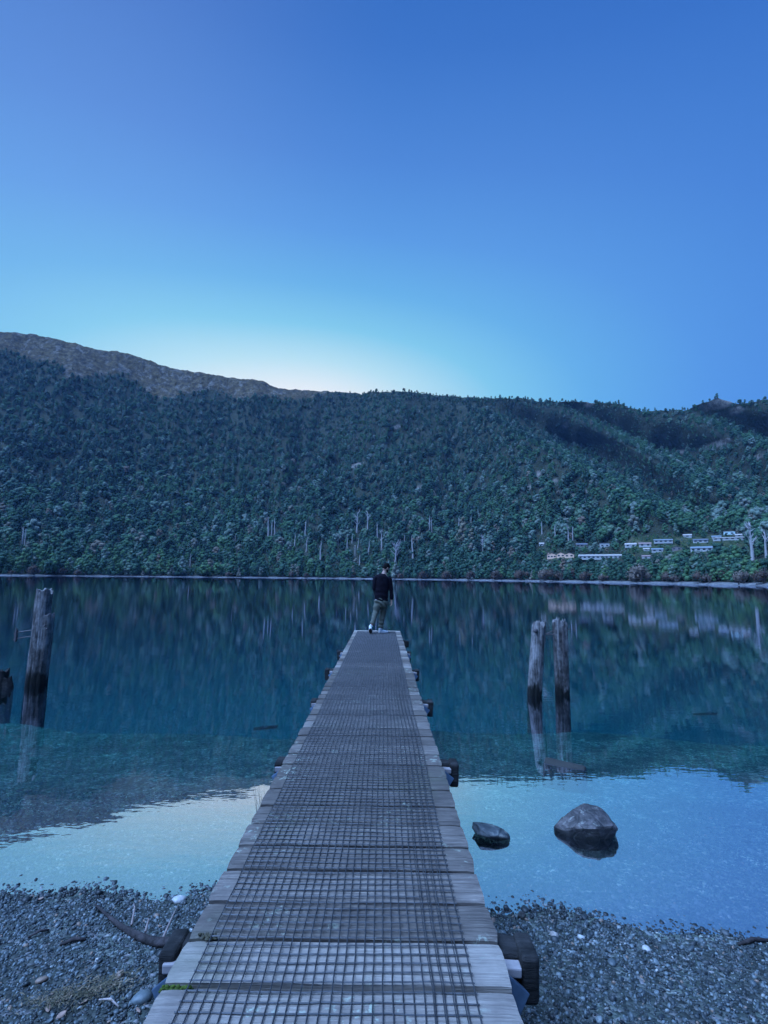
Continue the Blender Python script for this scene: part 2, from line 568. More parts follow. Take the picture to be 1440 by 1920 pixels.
# ------------------------------------------------------------------ far terrain
RPX = [(-400, 600), (-150, 612), (0, 622), (60, 626), (130, 641), (180, 655), (235, 661), (280, 676), (320, 690), (400, 702), (430, 708), (490, 713), (520, 728), (580, 732), (640, 735),
       (690, 739), (760, 738), (830, 746), (900, 750), (985, 751), (1010, 757), (1075, 757), (1160, 761), (1200, 775), (1290, 773), (1318, 760), (1345, 751), (1365, 756), (1380, 763), (1440, 754), (1600, 740), (1900, 735)]
_r = np.array([az_el(*p) for p in RPX])
_rd = _r[:, 1]


def ridge_el(a):
    d = np.degrees(a)
    jag = 0.0005 * (np.sin(d * 5.3 + 1) + .7 * np.sin(d * 11.7) + .6 * np.sin(d * 23.1 + 2)) + 0.0006 * np.sin(d * 47 + 1)
    return np.interp(a, _r[:, 0], _r[:, 1]) + jag + np.where(d > -2, .004, 0)


def shore_r(a):
    d = np.degrees(a)
    r = np.interp(d, [-60, -38, -10, 6, 16, 26, 38, 60], [560, 520, 600, 570, 480, 380, 290, 230])
    return r + 5 * np.sin(d * 0.9) + 3 * np.sin(d * 2.3 + 1)


def ridge_r(a):
    return np.interp(np.degrees(a), [-60, -38, -15, 5, 20, 38, 60], [1500, 1400, 1250, 1150, 1080, 1000, 950])


_sp = np.array([az_el(*p) for p in ((800, 730), (850, 752), (930, 795), (1000, 835), (1060, 873), (1120, 912), (1180, 950), (1260, 985))])
SPA, SPE = _sp[:, 0], _sp[:, 1]
_gl = np.array([az_el(*p) for p in ((850, 740), (790, 790), (730, 840), (650, 872), (560, 905))])


def fnoise(x, y, seed=0, oct=4):
    out = np.zeros_like(x); amp = 1.0
    r2 = np.random.default_rng(seed)
    for o in range(oct):
        for k in range(3):
            th = r2.uniform(0, 6.28); ph = r2.uniform(0, 6.28); f = 2 ** o * r2.uniform(0.8, 1.25)
            out += amp * np.sin(f * (x * math.cos(th) + y * math.sin(th)) + ph) / 3
        amp *= 0.5
    return out


def terrain(a, v):
    """a azimuth, v 0..1 up the slope -> world position"""
    a = np.asarray(a, float); v = np.asarray(v, float)
    rs = shore_r(a) + 9; er = ridge_el(a)
    e0 = np.arctan2(np.interp(np.degrees(a), [-40, -10, 5, 25, 40], [0.4, 0.5, 0.7, 1.0, 1.3]) - CAMH, rs)
    e = e0 + (er - e0) * v
    r = rs + (ridge_r(a) - rs) * np.clip(v, 0, 1.2) ** 0.8
    # spur: the face left of it stands nearer, the valley right of it lies back
    ea = np.interp(-e, -SPE, SPA)                 # azimuth of the spur line at this elevation
    d = np.degrees(a - ea)
    inside = np.clip((e - math.radians(3.6)) / math.radians(3.5), 0, 1) * np.clip((1.02 - v) / 0.25, 0, 1)
    right = np.clip(d / 4.0, 0, 1); right = right * right * (3 - 2 * right)
    fade = np.clip((34 - d) / 30.0, 0, 1)
    q = np.clip(d, 0, 60) / 8.5
    fr = q - np.floor(q)
    saw = np.where(fr < .22, np.sin(fr / .22 * math.pi / 2), np.cos((fr - .22) / .78 * math.pi / 2) ** 1.3)
    r = r + inside * (d > 0) * (165 * saw * np.where(q < 1, 1.0, .75) * np.clip((32 - d) / 12, 0, 1) + 40 * right) - inside * 90 * np.exp(-np.abs(d) / 6.0) * (d <= 0) - inside * 90 * np.exp(-np.abs(d) / 3.0) * (d > 0)
    ga_ = np.interp(-e, -_gl[:, 1], _gl[:, 0])
    r = r + inside * 20 * np.exp(-((np.degrees(a - ga_) + .8) / 2.2) ** 2)
    # gullies running down the faces
    dd = np.degrees(a)
    env = np.clip(v * 3, 0, 1) * np.clip((1.03 - v) * 6, 0, 1) * np.clip((37 - dd) / 12, .15, 1)
    r = r + env * (34 * fnoise(dd * 0.45 + v * 2.0, v * 3.0, 3, 4) + 14 * fnoise(dd * 1.6 - v * 4, v * 6, 5, 3))
    # second shoulder on the right slope
    d2 = dd - (27 - 20 * (v - 0.35))
    r = r - env * 30 * np.exp(-(d2 / 3.5) ** 2) * np.clip((dd - 12) / 6, 0, 1)
    z = CAMH + r * np.tan(e)
    return np.stack([r * np.sin(a), r * np.cos(a), z], -1)


def bare_mask(px, py):
    tl = np.interp(px, [-400, 0, 100, 200, 330, 420, 500, 600, 680, 720], [650, 668, 690, 712, 735, 740, 746, 750, 745, 700])
    n = fnoise(px * 0.035, py * 0.05, 11, 4) * 22 + fnoise(px * 0.013, py * 0.02, 12, 2) * 14
    return np.clip((tl + n - py) / 8 + 0.5, 0, 1) * (px < 760)


SCARS = [(1348, 757, 34, 11), (1382, 770, 14, 9), (1352, 830, 22, 7), (1330, 838, 10, 6), (1275, 848, 14, 5), (1105, 757, 10, 7), (1060, 797, 6, 7), (1106, 869, 9, 5), (1098, 925, 8, 8),
         (1040, 905, 7, 9), (1010, 890, 5, 9), (990, 915, 7, 8), (785, 917, 10, 7), (668, 872, 14, 4), (1420, 858, 10, 6), (745, 800, 9, 5), (1150, 800, 7, 4), (1215, 842, 6, 5), (1072, 930, 8, 4)]


def scar_mask(px, py):
    s = np.zeros_like(px)
    n = fnoise(px * 0.22, py * 0.3, 21, 3) * 0.35
    for x, y, a, b in SCARS:
        q = ((px - x) / a) ** 2 + ((py - y + (px - x) * 0.25) / b) ** 2
        s = np.maximum(s, np.clip(1.6 - 1.4 * (q + n), 0, 1))
    return s


NA, NV = 420, 150
aa = np.radians(np.linspace(-52, 52, NA))
vv = np.concatenate([np.linspace(0, 1, NV)])
rows = []
rs_ = shore_r(aa)
bw = np.interp(np.degrees(aa), [-40, -10, 5, 25, 40], [0.30, 0.42, 0.62, 0.85, 1.15]) + .06 * np.sin(np.degrees(aa) * 3.1)
for dr, z in ((-30, -6.0), (-3, -0.25), (0, 0.02), (3, 0.5), (6, 0.85)):
    rows.append(np.stack([(rs_ + dr) * np.sin(aa), (rs_ + dr) * np.cos(aa), z * (bw if z > 0 else 1) * np.ones(NA)], -1))
for v in vv:
    rows.append(terrain(aa, np.full(NA, v)))
top = rows[-1]
for k, (dr, dz) in enumerate(((30, -4), (90, -30), (250, -140), (500, -330))):
    q = top.copy(); rr = np.hypot(q[:, 0], q[:, 1]); s = (rr + dr) / rr
    q[:, 0] *= s; q[:, 1] *= s; q[:, 2] = np.maximum(q[:, 2] + dz, -5)
    rows.append(q)
V = np.concatenate(rows)
nr = len(rows)
ii = np.arange(nr * NA).reshape(nr, NA)
Fc = np.stack([ii[:-1, :-1], ii[:-1, 1:], ii[1:, 1:], ii[1:, :-1]], -1).reshape(-1, 4)
me = np_mesh('hills', V, Fc)
hpx, hpy = project(V)
at = me.attributes.new('bare', 'FLOAT', 'POINT'); at.data.foreach_set('value', bare_mask(hpx, hpy).astype(np.float32))
at = me.attributes.new('scar', 'FLOAT', 'POINT'); at.data.foreach_set('value', scar_mask(hpx, hpy).astype(np.float32))
lawn = np.clip(1.3 - np.abs((hpx - 1285) / 125) ** 4 - np.abs((hpy - 1022) / 19) ** 4, 0, 1)
lawn = np.maximum(lawn, np.clip(1.3 - np.abs((hpx - 1065) / 55) ** 4 - np.abs((hpy - 1045) / 6) ** 4, 0, 1))
at = me.attributes.new('lawn', 'FLOAT', 'POINT'); at.data.foreach_set('value', lawn.astype(np.float32))
shore_at = np.zeros((nr, NA), np.float32); shore_at[:6] = 1
at = me.attributes.new('beach', 'FLOAT', 'POINT'); at.data.foreach_set('value', shore_at.ravel())


def hill_material():
    m, nt, b = new_mat('hill_ground')
    co = tc(nt)
    n = noise_n(nt, co, 0.035, 7, 0.68)
    n2 = noise_n(nt, mapping(nt, co, (1, 1, 0.5)), 0.12, 6, 0.7)
    forest = ramp(nt, n, [(0.3, (0.03, 0.04, 0.025)), (0.7, (0.06, 0.065, 0.04))])
    tuss = ramp(nt, n2, [(0.34, (0.036, 0.030, 0.016)), (0.5, (0.095, 0.070, 0.036)), (0.64, (0.16, 0.125, 0.065))])
    rock = ramp(nt, n2, [(0.36, (0.06, 0.052, 0.042)), (0.62, (0.28, 0.25, 0.21))])
    rk = ramp(nt, noise_n(nt, mapping(nt, co, (1, 1, 0.6)), 0.05, 8, 0.72), [(0.52, (0, 0, 0)), (0.60, (1, 1, 1))])
    c = mix_c(nt, math_n(nt, 'MULTIPLY', rk, 0.75), tuss, rock)
    c = mix_c(nt, attr(nt, 'bare').outputs['Fac'], forest, c)
    c = mix_c(nt, attr(nt, 'lawn').outputs['Fac'], c, ramp(nt, n2, [(0.35, (0.03, 0.05, 0.022)), (0.5, (0.06, 0.085, 0.035)), (0.65, (0.12, 0.11, 0.065))]))
    c = mix_c(nt, attr(nt, 'scar').outputs['Fac'], c, rock)
    c = mix_c(nt, attr(nt, 'beach').outputs['Fac'], c, ramp(nt, noise_n(nt, co, 0.5, 4), [(0.3, (0.12, 0.12, 0.12)), (0.7, (0.34, 0.33, 0.32))]))
    L(nt, c, b.inputs['Base Color'])
    b.inputs['Roughness'].default_value = 0.95
    b.inputs['Specular IOR Level'].default_value = 0.1
    bump(nt, math_n(nt, 'ADD', n, math_n(nt, 'MULTIPLY', n2, 0.6)), 1.0, 9.0, b)
    return m


hills = link('hills', me, hill_material(), smooth=True)
tag(hills, 'steep dark wooded hills rising behind the lake, bare brown crest at left', kind='structure')

# ------------------------------------------------------------------ trees
GREENS = [(0.0, (0.015, 0.046, 0.030)), (0.3, (0.034, 0.090, 0.056)), (0.48, (0.058, 0.130, 0.078)), (0.6, (0.075, 0.165, 0.066)), (0.72, (0.110, 0.205, 0.085)), (0.8, (0.13, 0.20, 0.13)), (0.89, (0.19, 0.245, 0.20)), (0.95, (0.21, 0.20, 0.15)), (1.0, (0.23, 0.17, 0.12))]
M['leaf'] = foliage_material('forest_leaves', GREENS)
M['bark'] = plain('tree_bark', (0.12, 0.10, 0.085), 0.85, 0.3, 6)
M['dead'] = plain('bleached_dead_wood', (0.40, 0.37, 0.35), 0.8, 0.2, 4)
M['deadgrey'] = plain('grey_dead_wood', (0.36, 0.33, 0.33), 0.8, 0.2, 4)


def leaf_quads(mb, pos, nrm, size, r, tint):
    n = Vector(nrm).normalized()
    u = n.orthogonal().normalized()
    u = Matrix.Rotation(r.uniform(0, 6.28), 3, n) @ u
    w2 = n.cross(u)
    s = size
    p = Vector(pos)
    mb.add([p - u * s * r.uniform(.7, 1.2), p + w2 * s * r.uniform(.3, .7) - n * s * .15, p + u * s * r.uniform(.7, 1.2), p - w2 * s * r.uniform(.3, .7) - n * s * .15], [(0, 1, 2, 3)], tint)


def crown_mesh(name, seed, kind='round', nl=420, size=0.030):
    """unit-height crown of leaf clumps: lobes spread through the crown's volume"""
    r = random.Random(seed)
    mb = MB()
    lobes = []
    k = {'round': 8, 'oval': 9, 'cone': 11, 'column': 11}[kind]
    for i in range(k):
        f = i / (k - 1)
        if kind == 'cone':
            h = 0.18 + 0.74 * f; rad = 0.17 * (1 - f) + 0.015; rs = 0.07 + 0.10 * (1 - f)
        elif kind == 'column':
            h = 0.15 + 0.78 * f; rad = 0.09 * math.sin(math.pi * min(1, 0.2 + 0.75 * f)) + 0.01; rs = 0.055 + rad * 0.4
        elif kind == 'oval':
            h = 0.22 + 0.64 * f; rad = 0.15 * math.sqrt(max(.03, 1 - ((f - .45) / .62) ** 2)) * r.uniform(.6, 1.1); rs = r.uniform(.10, .145) * (1 - .3 * f)
        else:
            h = 0.30 + 0.50 * f + r.uniform(-.05, .05); rad = 0.20 * math.sqrt(max(0.05, 1 - ((f - 0.4) / 0.66) ** 2)) * r.uniform(.6, 1.1); rs = r.uniform(0.12, 0.17)
        th = i * 2.4 + r.uniform(-.5, .5)
        lobes.append((Vector((rad * math.cos(th), rad * math.sin(th), h)), rs))
    lobes.append((Vector((0, 0, 0.90 if kind in ('oval', 'cone', 'column') else .80)), .06 if kind != 'round' else .13))
    for c, rs in lobes:
        mb.ball(c, (rs * .82, rs * .82, rs * .80), None, 7, 5)      # an inner mass so that a crown is not see-through
    mb.t = [0.35] * len(mb.v)
    for q in range(nl):
        c, rs = lobes[q % len(lobes)]
        d = Vector((r.gauss(0, 1), r.gauss(0, 1), r.gauss(0.25, 1))).normalized()
        p = c + d * rs * r.uniform(0.82, 1.12)
        nn = d + Vector((r.gauss(0, .28), r.gauss(0, .28), r.gauss(0.1, .28)))
        leaf_quads(mb, p, nn, size * r.uniform(0.7, 1.5), r, r.uniform(.2, .8))
    return mb.mesh(name)


def trunk_mesh(name, seed):
    r = random.Random(seed)
    mb = MB()
    mb.tube([(0, 0, -0.06), (r.uniform(-.01, .01), r.uniform(-.01, .01), 0.2), (r.uniform(-.02, .02), r.uniform(-.02, .02), 0.5), (r.uniform(-.03, .03), 0, 0.8)], [0.026, 0.020, 0.014, 0.005], 6)
    for i in range(5):
        th = i * 2.2; h = 0.25 + i * 0.1
        mb.tube([(0, 0, h), (0.08 * math.cos(th), 0.08 * math.sin(th), h + .09), (0.16 * math.cos(th), 0.16 * math.sin(th), h + .2)], [0.009, 0.006, 0.002], 5, tint=.5)
    return mb.mesh(name)


CROWN = [crown_mesh('crown', 10 + i, k) for i, k in enumerate(['round', 'oval', 'round', 'oval', 'cone', 'round'])]
TRUNK = [trunk_mesh('trunk', 30 + i) for i in range(3)]
for c in CROWN: c.materials.append(M['leaf'])
for c in TRUNK: c.materials.append(M['bark'])

# candidate positions over the slope
aA, vA = np.meshgrid(np.radians(np.linspace(-45, 45, 320)), np.linspace(0.0, 1.0, 200), indexing='ij')
P = terrain(aA, vA)
e1 = P[1:, :-1] - P[:-1, :-1]; e2 = P[:-1, 1:] - P[:-1, :-1]
area = np.linalg.norm(np.cross(e1, e2), axis=-1)
flatp = area.ravel() / area.sum()
NT = int(area.sum() / 7.6 ** 2)
NT = min(NT, 46000)
ci = rng.choice(len(flatp), NT, p=flatp)
ia, iv = np.unravel_index(ci, area.shape)
da = aA[1, 0] - aA[0, 0]; dv = vA[0, 1] - vA[0, 0]
ta = aA[ia, iv] + rng.random(NT) * da
tv = vA[ia, iv] + rng.random(NT) * dv
# a denser front row along the far shore
NF = 700
fa = np.radians(rng.uniform(-44, 44, NF)); fv = rng.uniform(0.0, 0.015, NF)
ga = np.radians(rng.uniform(-3, 44, 620)); gv = rng.uniform(0.965, 1.0, 620)
ta = np.concatenate([ta, fa, ga]); tv = np.concatenate([tv, fv, gv])
TP = terrain(ta, tv)
tpx, tpy = project(TP)
hgt = rng.uniform(8.8, 13.8, len(ta)) * np.interp(tv, [0, 0.25, 0.6, 1.0], [1.0, 1.05, 0.85, 0.62])
hgt *= np.interp(np.degrees(ta), [-40, 10, 25, 40], [1.05, 1.0, 0.8, 0.62]) ** (tv < 0.2)
hgt *= np.clip(np.exp(rng.normal(0, .30, len(ta))), .5, 1.6)
bm_ = bare_mask(tpx, tpy)
keep = rng.random(len(ta)) > bm_ * 1.02 - 0.02 - .14 * (fnoise(tpx * .05, tpy * .08, 77, 2) > .55)
hgt *= np.where((bm_ > .9), 0.35, 1.0)
keep &= rng.random(len(ta)) > scar_mask(tpx, tpy) * 1.1

hgt[tv > .955] *= rng.uniform(.55, 1.0, (tv > .955).sum())
# houses: (px left, px right, py base, py eave, distance, kind)
HOUSES = [
    (1026, 1031, 1045, 1034, 'gable', 'pale pink gabled cabin half hidden at the left end of the cabin row'),
    (1027, 1043, 1046, 1035, 'gable', 'pale pink gabled cabin between the half hidden cabin and the row centre'),
    (1045, 1059, 1044, 1034, 'gable', 'pale pink gabled cabin next to the right end of the cabin row'),
    (1060, 1076, 1044, 1035, 'gable', 'pinkish gabled cabin at the right end of the cabin row, nearest the long building'),
    (1088, 1163, 1047, 1038, 'long', 'long low white building with a row of windows above the shore trees'),
    (1123, 1144, 1025, 1017, 'flat', 'small white house with dark windows above the long white building'),
    (1171, 1195, 1025, 1017, 'gable_side', 'white house with pale roof, left one of the joined pair on the slope'),
    (1197, 1222, 1024, 1016, 'gable_side', 'white house with pinkish roof, right one of the joined pair on the slope'),
    (1225, 1262, 1017, 1010, 'gable_side', 'wide low grey roofed house above and right of the joined white pair'),
    (1206, 1218, 1032, 1027, 'gable_side', 'small pale hut below the joined white pair'),
    (1221, 1244, 1034, 1027, 'gable_side', 'blue grey roofed house below the joined white pair'),
    (1262, 1277, 1031, 1024, 'gable', 'small dark gabled house in the middle of the village'),
    (1296, 1337, 1033, 1024, 'gable_side', 'wide house with blue grey metal roof behind the dark shore trees'),
    (1358, 1378, 1002, 996, 'flat', 'small pale teal house standing highest on the slope'),
    (1379, 1392, 1006, 1001, 'gable_side', 'little white house just right of the highest teal house'),
    (1281, 1297, 1007, 1001, 'gable_side', 'small house with pale roof left of the village centre top row'),
    (1300, 1328, 1017, 1010, 'gable_side', 'low white house in the top row with dark roof'),
    (1335, 1352, 1010, 1004, 'gable_side', 'small cream house in the top row under the trees'),
    (1345, 1392, 1012, 1007, 'long', 'long pale shed on the grass terrace at the upper village edge'),
    (1203, 1220, 1046, 1040, 'gable_side', 'low cream cabin beside the yellow shrub'),
    (1078, 1103, 1025, 1017, 'gable_side', 'dim brown house half hidden behind bare trees above the cabins'),
    (1010, 1021, 1022, 1016, 'gable_side', 'tiny pale house standing alone left of the village'),
]


def slope_at(px, py):
    """point of the hill seen at a photo pixel"""
    a, e = az_el(px, py)
    e0 = math.atan2(1.1 - CAMH, float(shore_r(a)) + 9)
    v = (e - e0) / (float(ridge_el(a)) - e0)
    return Vector(terrain(np.array([a]), np.array([v]))[0])


DEAD = [  # px, top, bottom, branchiness, label detail
    (503, 970, 1005, 0), (509, 976, 1004, 0), (515, 972, 1003, 0), (552, 1001, 1027, 1), (572, 975, 1001, 1), (574, 1010, 1034, 2), (600, 1015, 1053, 1), (604, 1001, 1016, 0),
    (634, 1002, 1022, 3), (651, 1004, 1027, 0), (660, 1001, 1018, 1), (669, 961, 998, 3), (689, 959, 992, 3), (708, 980, 1008, 1), (716, 996, 1031, 2), (691, 1012, 1039, 0), (671, 1009, 1030, 1),
    (666, 1023, 1042, 2), (674, 1038, 1059, 0), (741, 1018, 1057, 4), (758, 1002, 1017, 0), (774, 1006, 1047, 0), (805, 967, 998, 0), (810, 970, 997, 0), (860, 968, 986, 1), (883, 968, 984, 0),
    (41, 994, 1024, 1), (47, 998, 1020, 0), (441, 1000, 1014, 0), (1016, 979, 1001, 0), (1041, 985, 1006, 0), (1066, 988, 1014, 2), (1074, 990, 1013, 1), (905, 1008, 1036, 4), (356, 1040, 1062, 1), (1437, 1008, 1046, 2), (1411, 998, 1051, 3)]

# keep trees from standing in front of the houses and of the dead trees' stems
tdist = np.hypot(TP[:, 0], TP[:, 1])
topx, topy = project(TP + np.stack([0 * hgt, 0 * hgt, hgt], -1))
halfw = hgt * 0.30 / tdist * F
for (x0, x1, yb, yt, kd, lab) in HOUSES:
    hp = slope_at((x0 + x1) / 2, yb); hd = math.hypot(hp.x, hp.y)
    cover = (tpx + halfw > x0 - 1) & (tpx - halfw < x1 + 1) & (topy < yb - (yb - yt) * (.5 if kd != 'gable' else .05)) & (tpy > yt - 4) & (tdist < hd + 14)
    keep &= ~cover
for (x, yt, yb, br) in DEAD:
    cover = (np.abs(tpx - x) < halfw + 1) & (topy < yb - 6) & (tpy > yb - 1)
    keep &= ~cover
# the grassy terrace of the village keeps few trees
vil = (tpx > 1170) & (tpx < 1400) & (tpy > 1004) & (tpy < 1036)
hgt[vil] *= .6
keep &= ~(vil & (rng.random(len(ta)) > 0.85))
SCRUB = []
for _ in range(900):
    x, y = rng.uniform(1000, 1420), rng.uniform(1003, 1052)
    hb = rng.uniform(1.4, 3.6)
    q = slope_at(x, y); dq = math.hypot(q.x, q.y)
    ty = y - hb / dq * F; hw_ = hb * .4 / dq * F
    ok = True
    for (x0, x1, yb, yt, kd, lab) in HOUSES:
        if x + hw_ > x0 and x - hw_ < x1 and (ty < yb - (yb - yt) * .4 or (kd == 'gable' and ty < yb)) and y > yt: ok = False
    if ok: SCRUB.append((q.x, q.y, q.z, hb))
SCRUB = np.array(SCRUB)
# nothing inside the wooded front on the narrow spit of gravel
TP, ta, tv, hgt, tpx, tpy, tdist = [q[keep] for q in (TP, ta, tv, hgt, tpx, tpy, tdist)]
nT = len(TP)
patch = fnoise(TP[:, 0] * 0.012, TP[:, 2] * 0.03 + TP[:, 1] * 0.008, 31, 4)
tint = np.clip(0.42 + 0.22 * patch + rng.normal(0, 0.25, nT), 0, 0.93)
tint = np.where(tv < .13, np.clip(tint * .60 + .18, .05, .70), np.minimum(tint, .56))
pale = rng.random(nT) < np.where(tv < .13, .08, .16)
tint[pale] = rng.uniform(.78, .9, pale.sum())
warm = rng.random(nT) < np.interp(tpy, [900, 970, 1060], [0.01, 0.05, 0.05])
tint[warm] = rng.uniform(0.9, 1.0, warm.sum())
rotz = rng.uniform(0, 6.283, nT)
var = rng.choice(6, nT, p=[.2, .2, .2, .16, .06, .18])
low = tv < 0.12
lowr = rng.random(nT)
var[low & (lowr < .42)] = 3
var[low & (lowr > .80)] = 4

# the trees of the shore front that show largest stand as single things
inframe = (tpx > 2) & (tpx < 1438)
score = np.where(inframe, hgt / tdist, 0)
front = (tv < 0.03) & inframe
order = np.argsort(-(score + 1.0 * front * (hgt / tdist > 0.012)))
chosen = order[:250]
is_single = np.zeros(nT, bool); is_single[chosen] = True
protos = {}
for k in chosen:
    i = int(var[k])
    t = empty('forest_tree', TP[k] - np.array([0, 0, 0.2]), float(rotz[k]), float(hgt[k]))
    zone = 'left' if tpx[k] < 640 else ('mid' if tpx[k] < 1000 else 'right')
    kindname = 'pointed' if i in (3, 4) else 'rounded'
    where = {'left': 'in the shore wood left of the standing man', 'mid': 'in the shore wood between the man and the village', 'right': 'in the dark shore wood below the village'}[zone]
    tone = 'pale grey green' if tint[k] > 0.62 else ('dark green' if tint[k] < 0.36 else 'mid green')
    tag(t, f'{tone} {kindname} tree {where}', 'tree', f'{tone} {kindname} trees {where}')
    c = link('crown', CROWN[i], None, t); c['tint'] = float(tint[k])
    link('trunk', TRUNK[k % 3], None, t)
    protos.setdefault(i, c)
for i in range(6):
    assert i in protos


def scatter_group(name, sources):
    """geometry nodes: instance the given objects on the mesh's points, sized, turned and picked by attributes"""
    g = bpy.data.node_groups.new(name, 'GeometryNodeTree')
    g.interface.new_socket('Geometry', in_out='INPUT', socket_type='NodeSocketGeometry')
    g.interface.new_socket('Geometry', in_out='OUTPUT', socket_type='NodeSocketGeometry')
    gi = g.nodes.new('NodeGroupInput'); go = g.nodes.new('NodeGroupOutput')
    j = g.nodes.new('GeometryNodeGeometryToInstance')
    for s in reversed(sources):
        oi = g.nodes.new('GeometryNodeObjectInfo'); oi.transform_space = 'ORIGINAL'
        oi.inputs['Object'].default_value = s
        oi.inputs['As Instance'].default_value = True
        g.links.new(oi.outputs['Geometry'], j.inputs[0])
    # Geometry to Instance would fuse them; join plain instances instead
    jj = g.nodes.new('GeometryNodeJoinGeometry')
    for l in list(g.links):
        if l.to_node == j:
            src = l.from_socket
            g.links.remove(l)
            g.links.new(src, jj.inputs[0])
    g.nodes.remove(j)
    iop = g.nodes.new('GeometryNodeInstanceOnPoints')
    g.links.new(gi.outputs[0], iop.inputs['Points'])
    g.links.new(jj.outputs[0], iop.inputs['Instance'])
    iop.inputs['Pick Instance'].default_value = True

    def named(nm, typ):
        n = g.nodes.new('GeometryNodeInputNamedAttribute'); n.data_type = typ
        n.inputs['Name'].default_value = nm
        return n.outputs['Attribute']
    g.links.new(named('pick', 'INT'), iop.inputs['Instance Index'])
    g.links.new(named('size', 'FLOAT_VECTOR'), iop.inputs['Scale'])
    e2r = g.nodes.new('FunctionNodeEulerToRotation')
    g.links.new(named('turn', 'FLOAT_VECTOR'), e2r.inputs[0])
    g.links.new(e2r.outputs[0], iop.inputs['Rotation'])
    g.links.new(iop.outputs[0], go.inputs[0])
    return g


def scatter(name, P, pick, size, turn, tint, sources):
    me = bpy.data.meshes.new(name)
    me.vertices.add(len(P)); me.vertices.foreach_set('co', np.asarray(P, np.float32).ravel())
    a = me.attributes.new('pick', 'INT', 'POINT'); a.data.foreach_set('value', np.asarray(pick, np.int32))
    a = me.attributes.new('size', 'FLOAT_VECTOR', 'POINT'); a.data.foreach_set('vector', np.asarray(size, np.float32).ravel())
    a = me.attributes.new('turn', 'FLOAT_VECTOR', 'POINT'); a.data.foreach_set('vector', np.asarray(turn, np.float32).ravel())
    a = me.attributes.new('tint', 'FLOAT', 'POINT'); a.data.foreach_set('value', np.asarray(tint, np.float32))
    me.update()
    o = link(name, me)
    md = o.modifiers.new('scatter', 'NODES')
    md.node_group = scatter_group(name, sources)
    return o


s_ = ~is_single
wid = rng.uniform(0.9, 1.35, nT)
ns = len(SCRUB)
forest = scatter('forest', np.concatenate([TP[s_] - np.array([0, 0, 0.3]), SCRUB[:, :3] - np.array([0, 0, .5])]), np.concatenate([var[s_], rng.choice([0, 1, 5], ns)]),
                 np.concatenate([np.stack([hgt * wid, hgt * wid, hgt], -1)[s_], np.stack([SCRUB[:, 3] * 1.3, SCRUB[:, 3] * 1.3, SCRUB[:, 3] * 1.1], -1)]),
                 np.concatenate([np.stack([0 * rotz, 0 * rotz, rotz], -1)[s_], np.stack([np.zeros(ns), np.zeros(ns), rng.uniform(0, 6.28, ns)], -1)]),
                 np.concatenate([tint[s_], np.clip(rng.normal(.62, .2, ns), 0, .95)]), [protos[i] for i in range(6)])
tag(forest, 'dense dark native forest covering the hillside behind the lake', kind='stuff')

# ------------------------------------------------------------------ dead trees
def dead_tree(name, base, h, br, seed, m, lab, group=None):
    r = random.Random(seed)
    t = empty(name, base)
    tag(t, lab, 'dead tree', group)
    mb = MB()
    lean = r.uniform(-.06, .06)
    th = 0.040 * h + 0.15
    pts = [Vector((lean * h * s + r.uniform(-.012, .012) * h, r.uniform(-.01, .01) * h, h * s)) for s in (0, .25, .5, .75, 1)]
    pts[0].z = -1.0
    mb.tube(pts, [th, th * .85, th * .7, th * .5, th * .15], 7)
    mb.build('trunk', m, t)
    mb = MB()
    nb = [2, 5, 8, 13, 20][br]
    for i in range(nb):
        s = r.uniform(0.35, 0.95)
        k = min(3, int(s * 4)); f = s * 4 - k
        p = pts[k].lerp(pts[k + 1], f)
        ang = r.uniform(0, 6.28)
        ln = h * r.uniform(0.10, 0.28) * (0.6 if br < 2 else (1.0 if br < 4 else 1.35))
        d = Vector((math.cos(ang), math.sin(ang) * .6, r.uniform(0.5, 1.4))).normalized()
        mid = p + d * ln * .5 + Vector((0, 0, -.03 * ln))
        end = p + d * ln + Vector((r.uniform(-.1, .1) * ln, 0, .12 * ln))
        bt = th * (.38 if br < 2 else .42)
        mb.tube([p, mid, end], [bt, bt * .7, bt * .22], 5)
        if br >= 2:
            for q in range(2):
                e2 = mid + (d + Vector((r.uniform(-.8, .8), r.uniform(-.5, .5), r.uniform(-.2, .6)))) * ln * .35
                mb.tube([mid, e2], [bt * .5, bt * .15], 4)
    mb.build('branches', m, t)
    return t


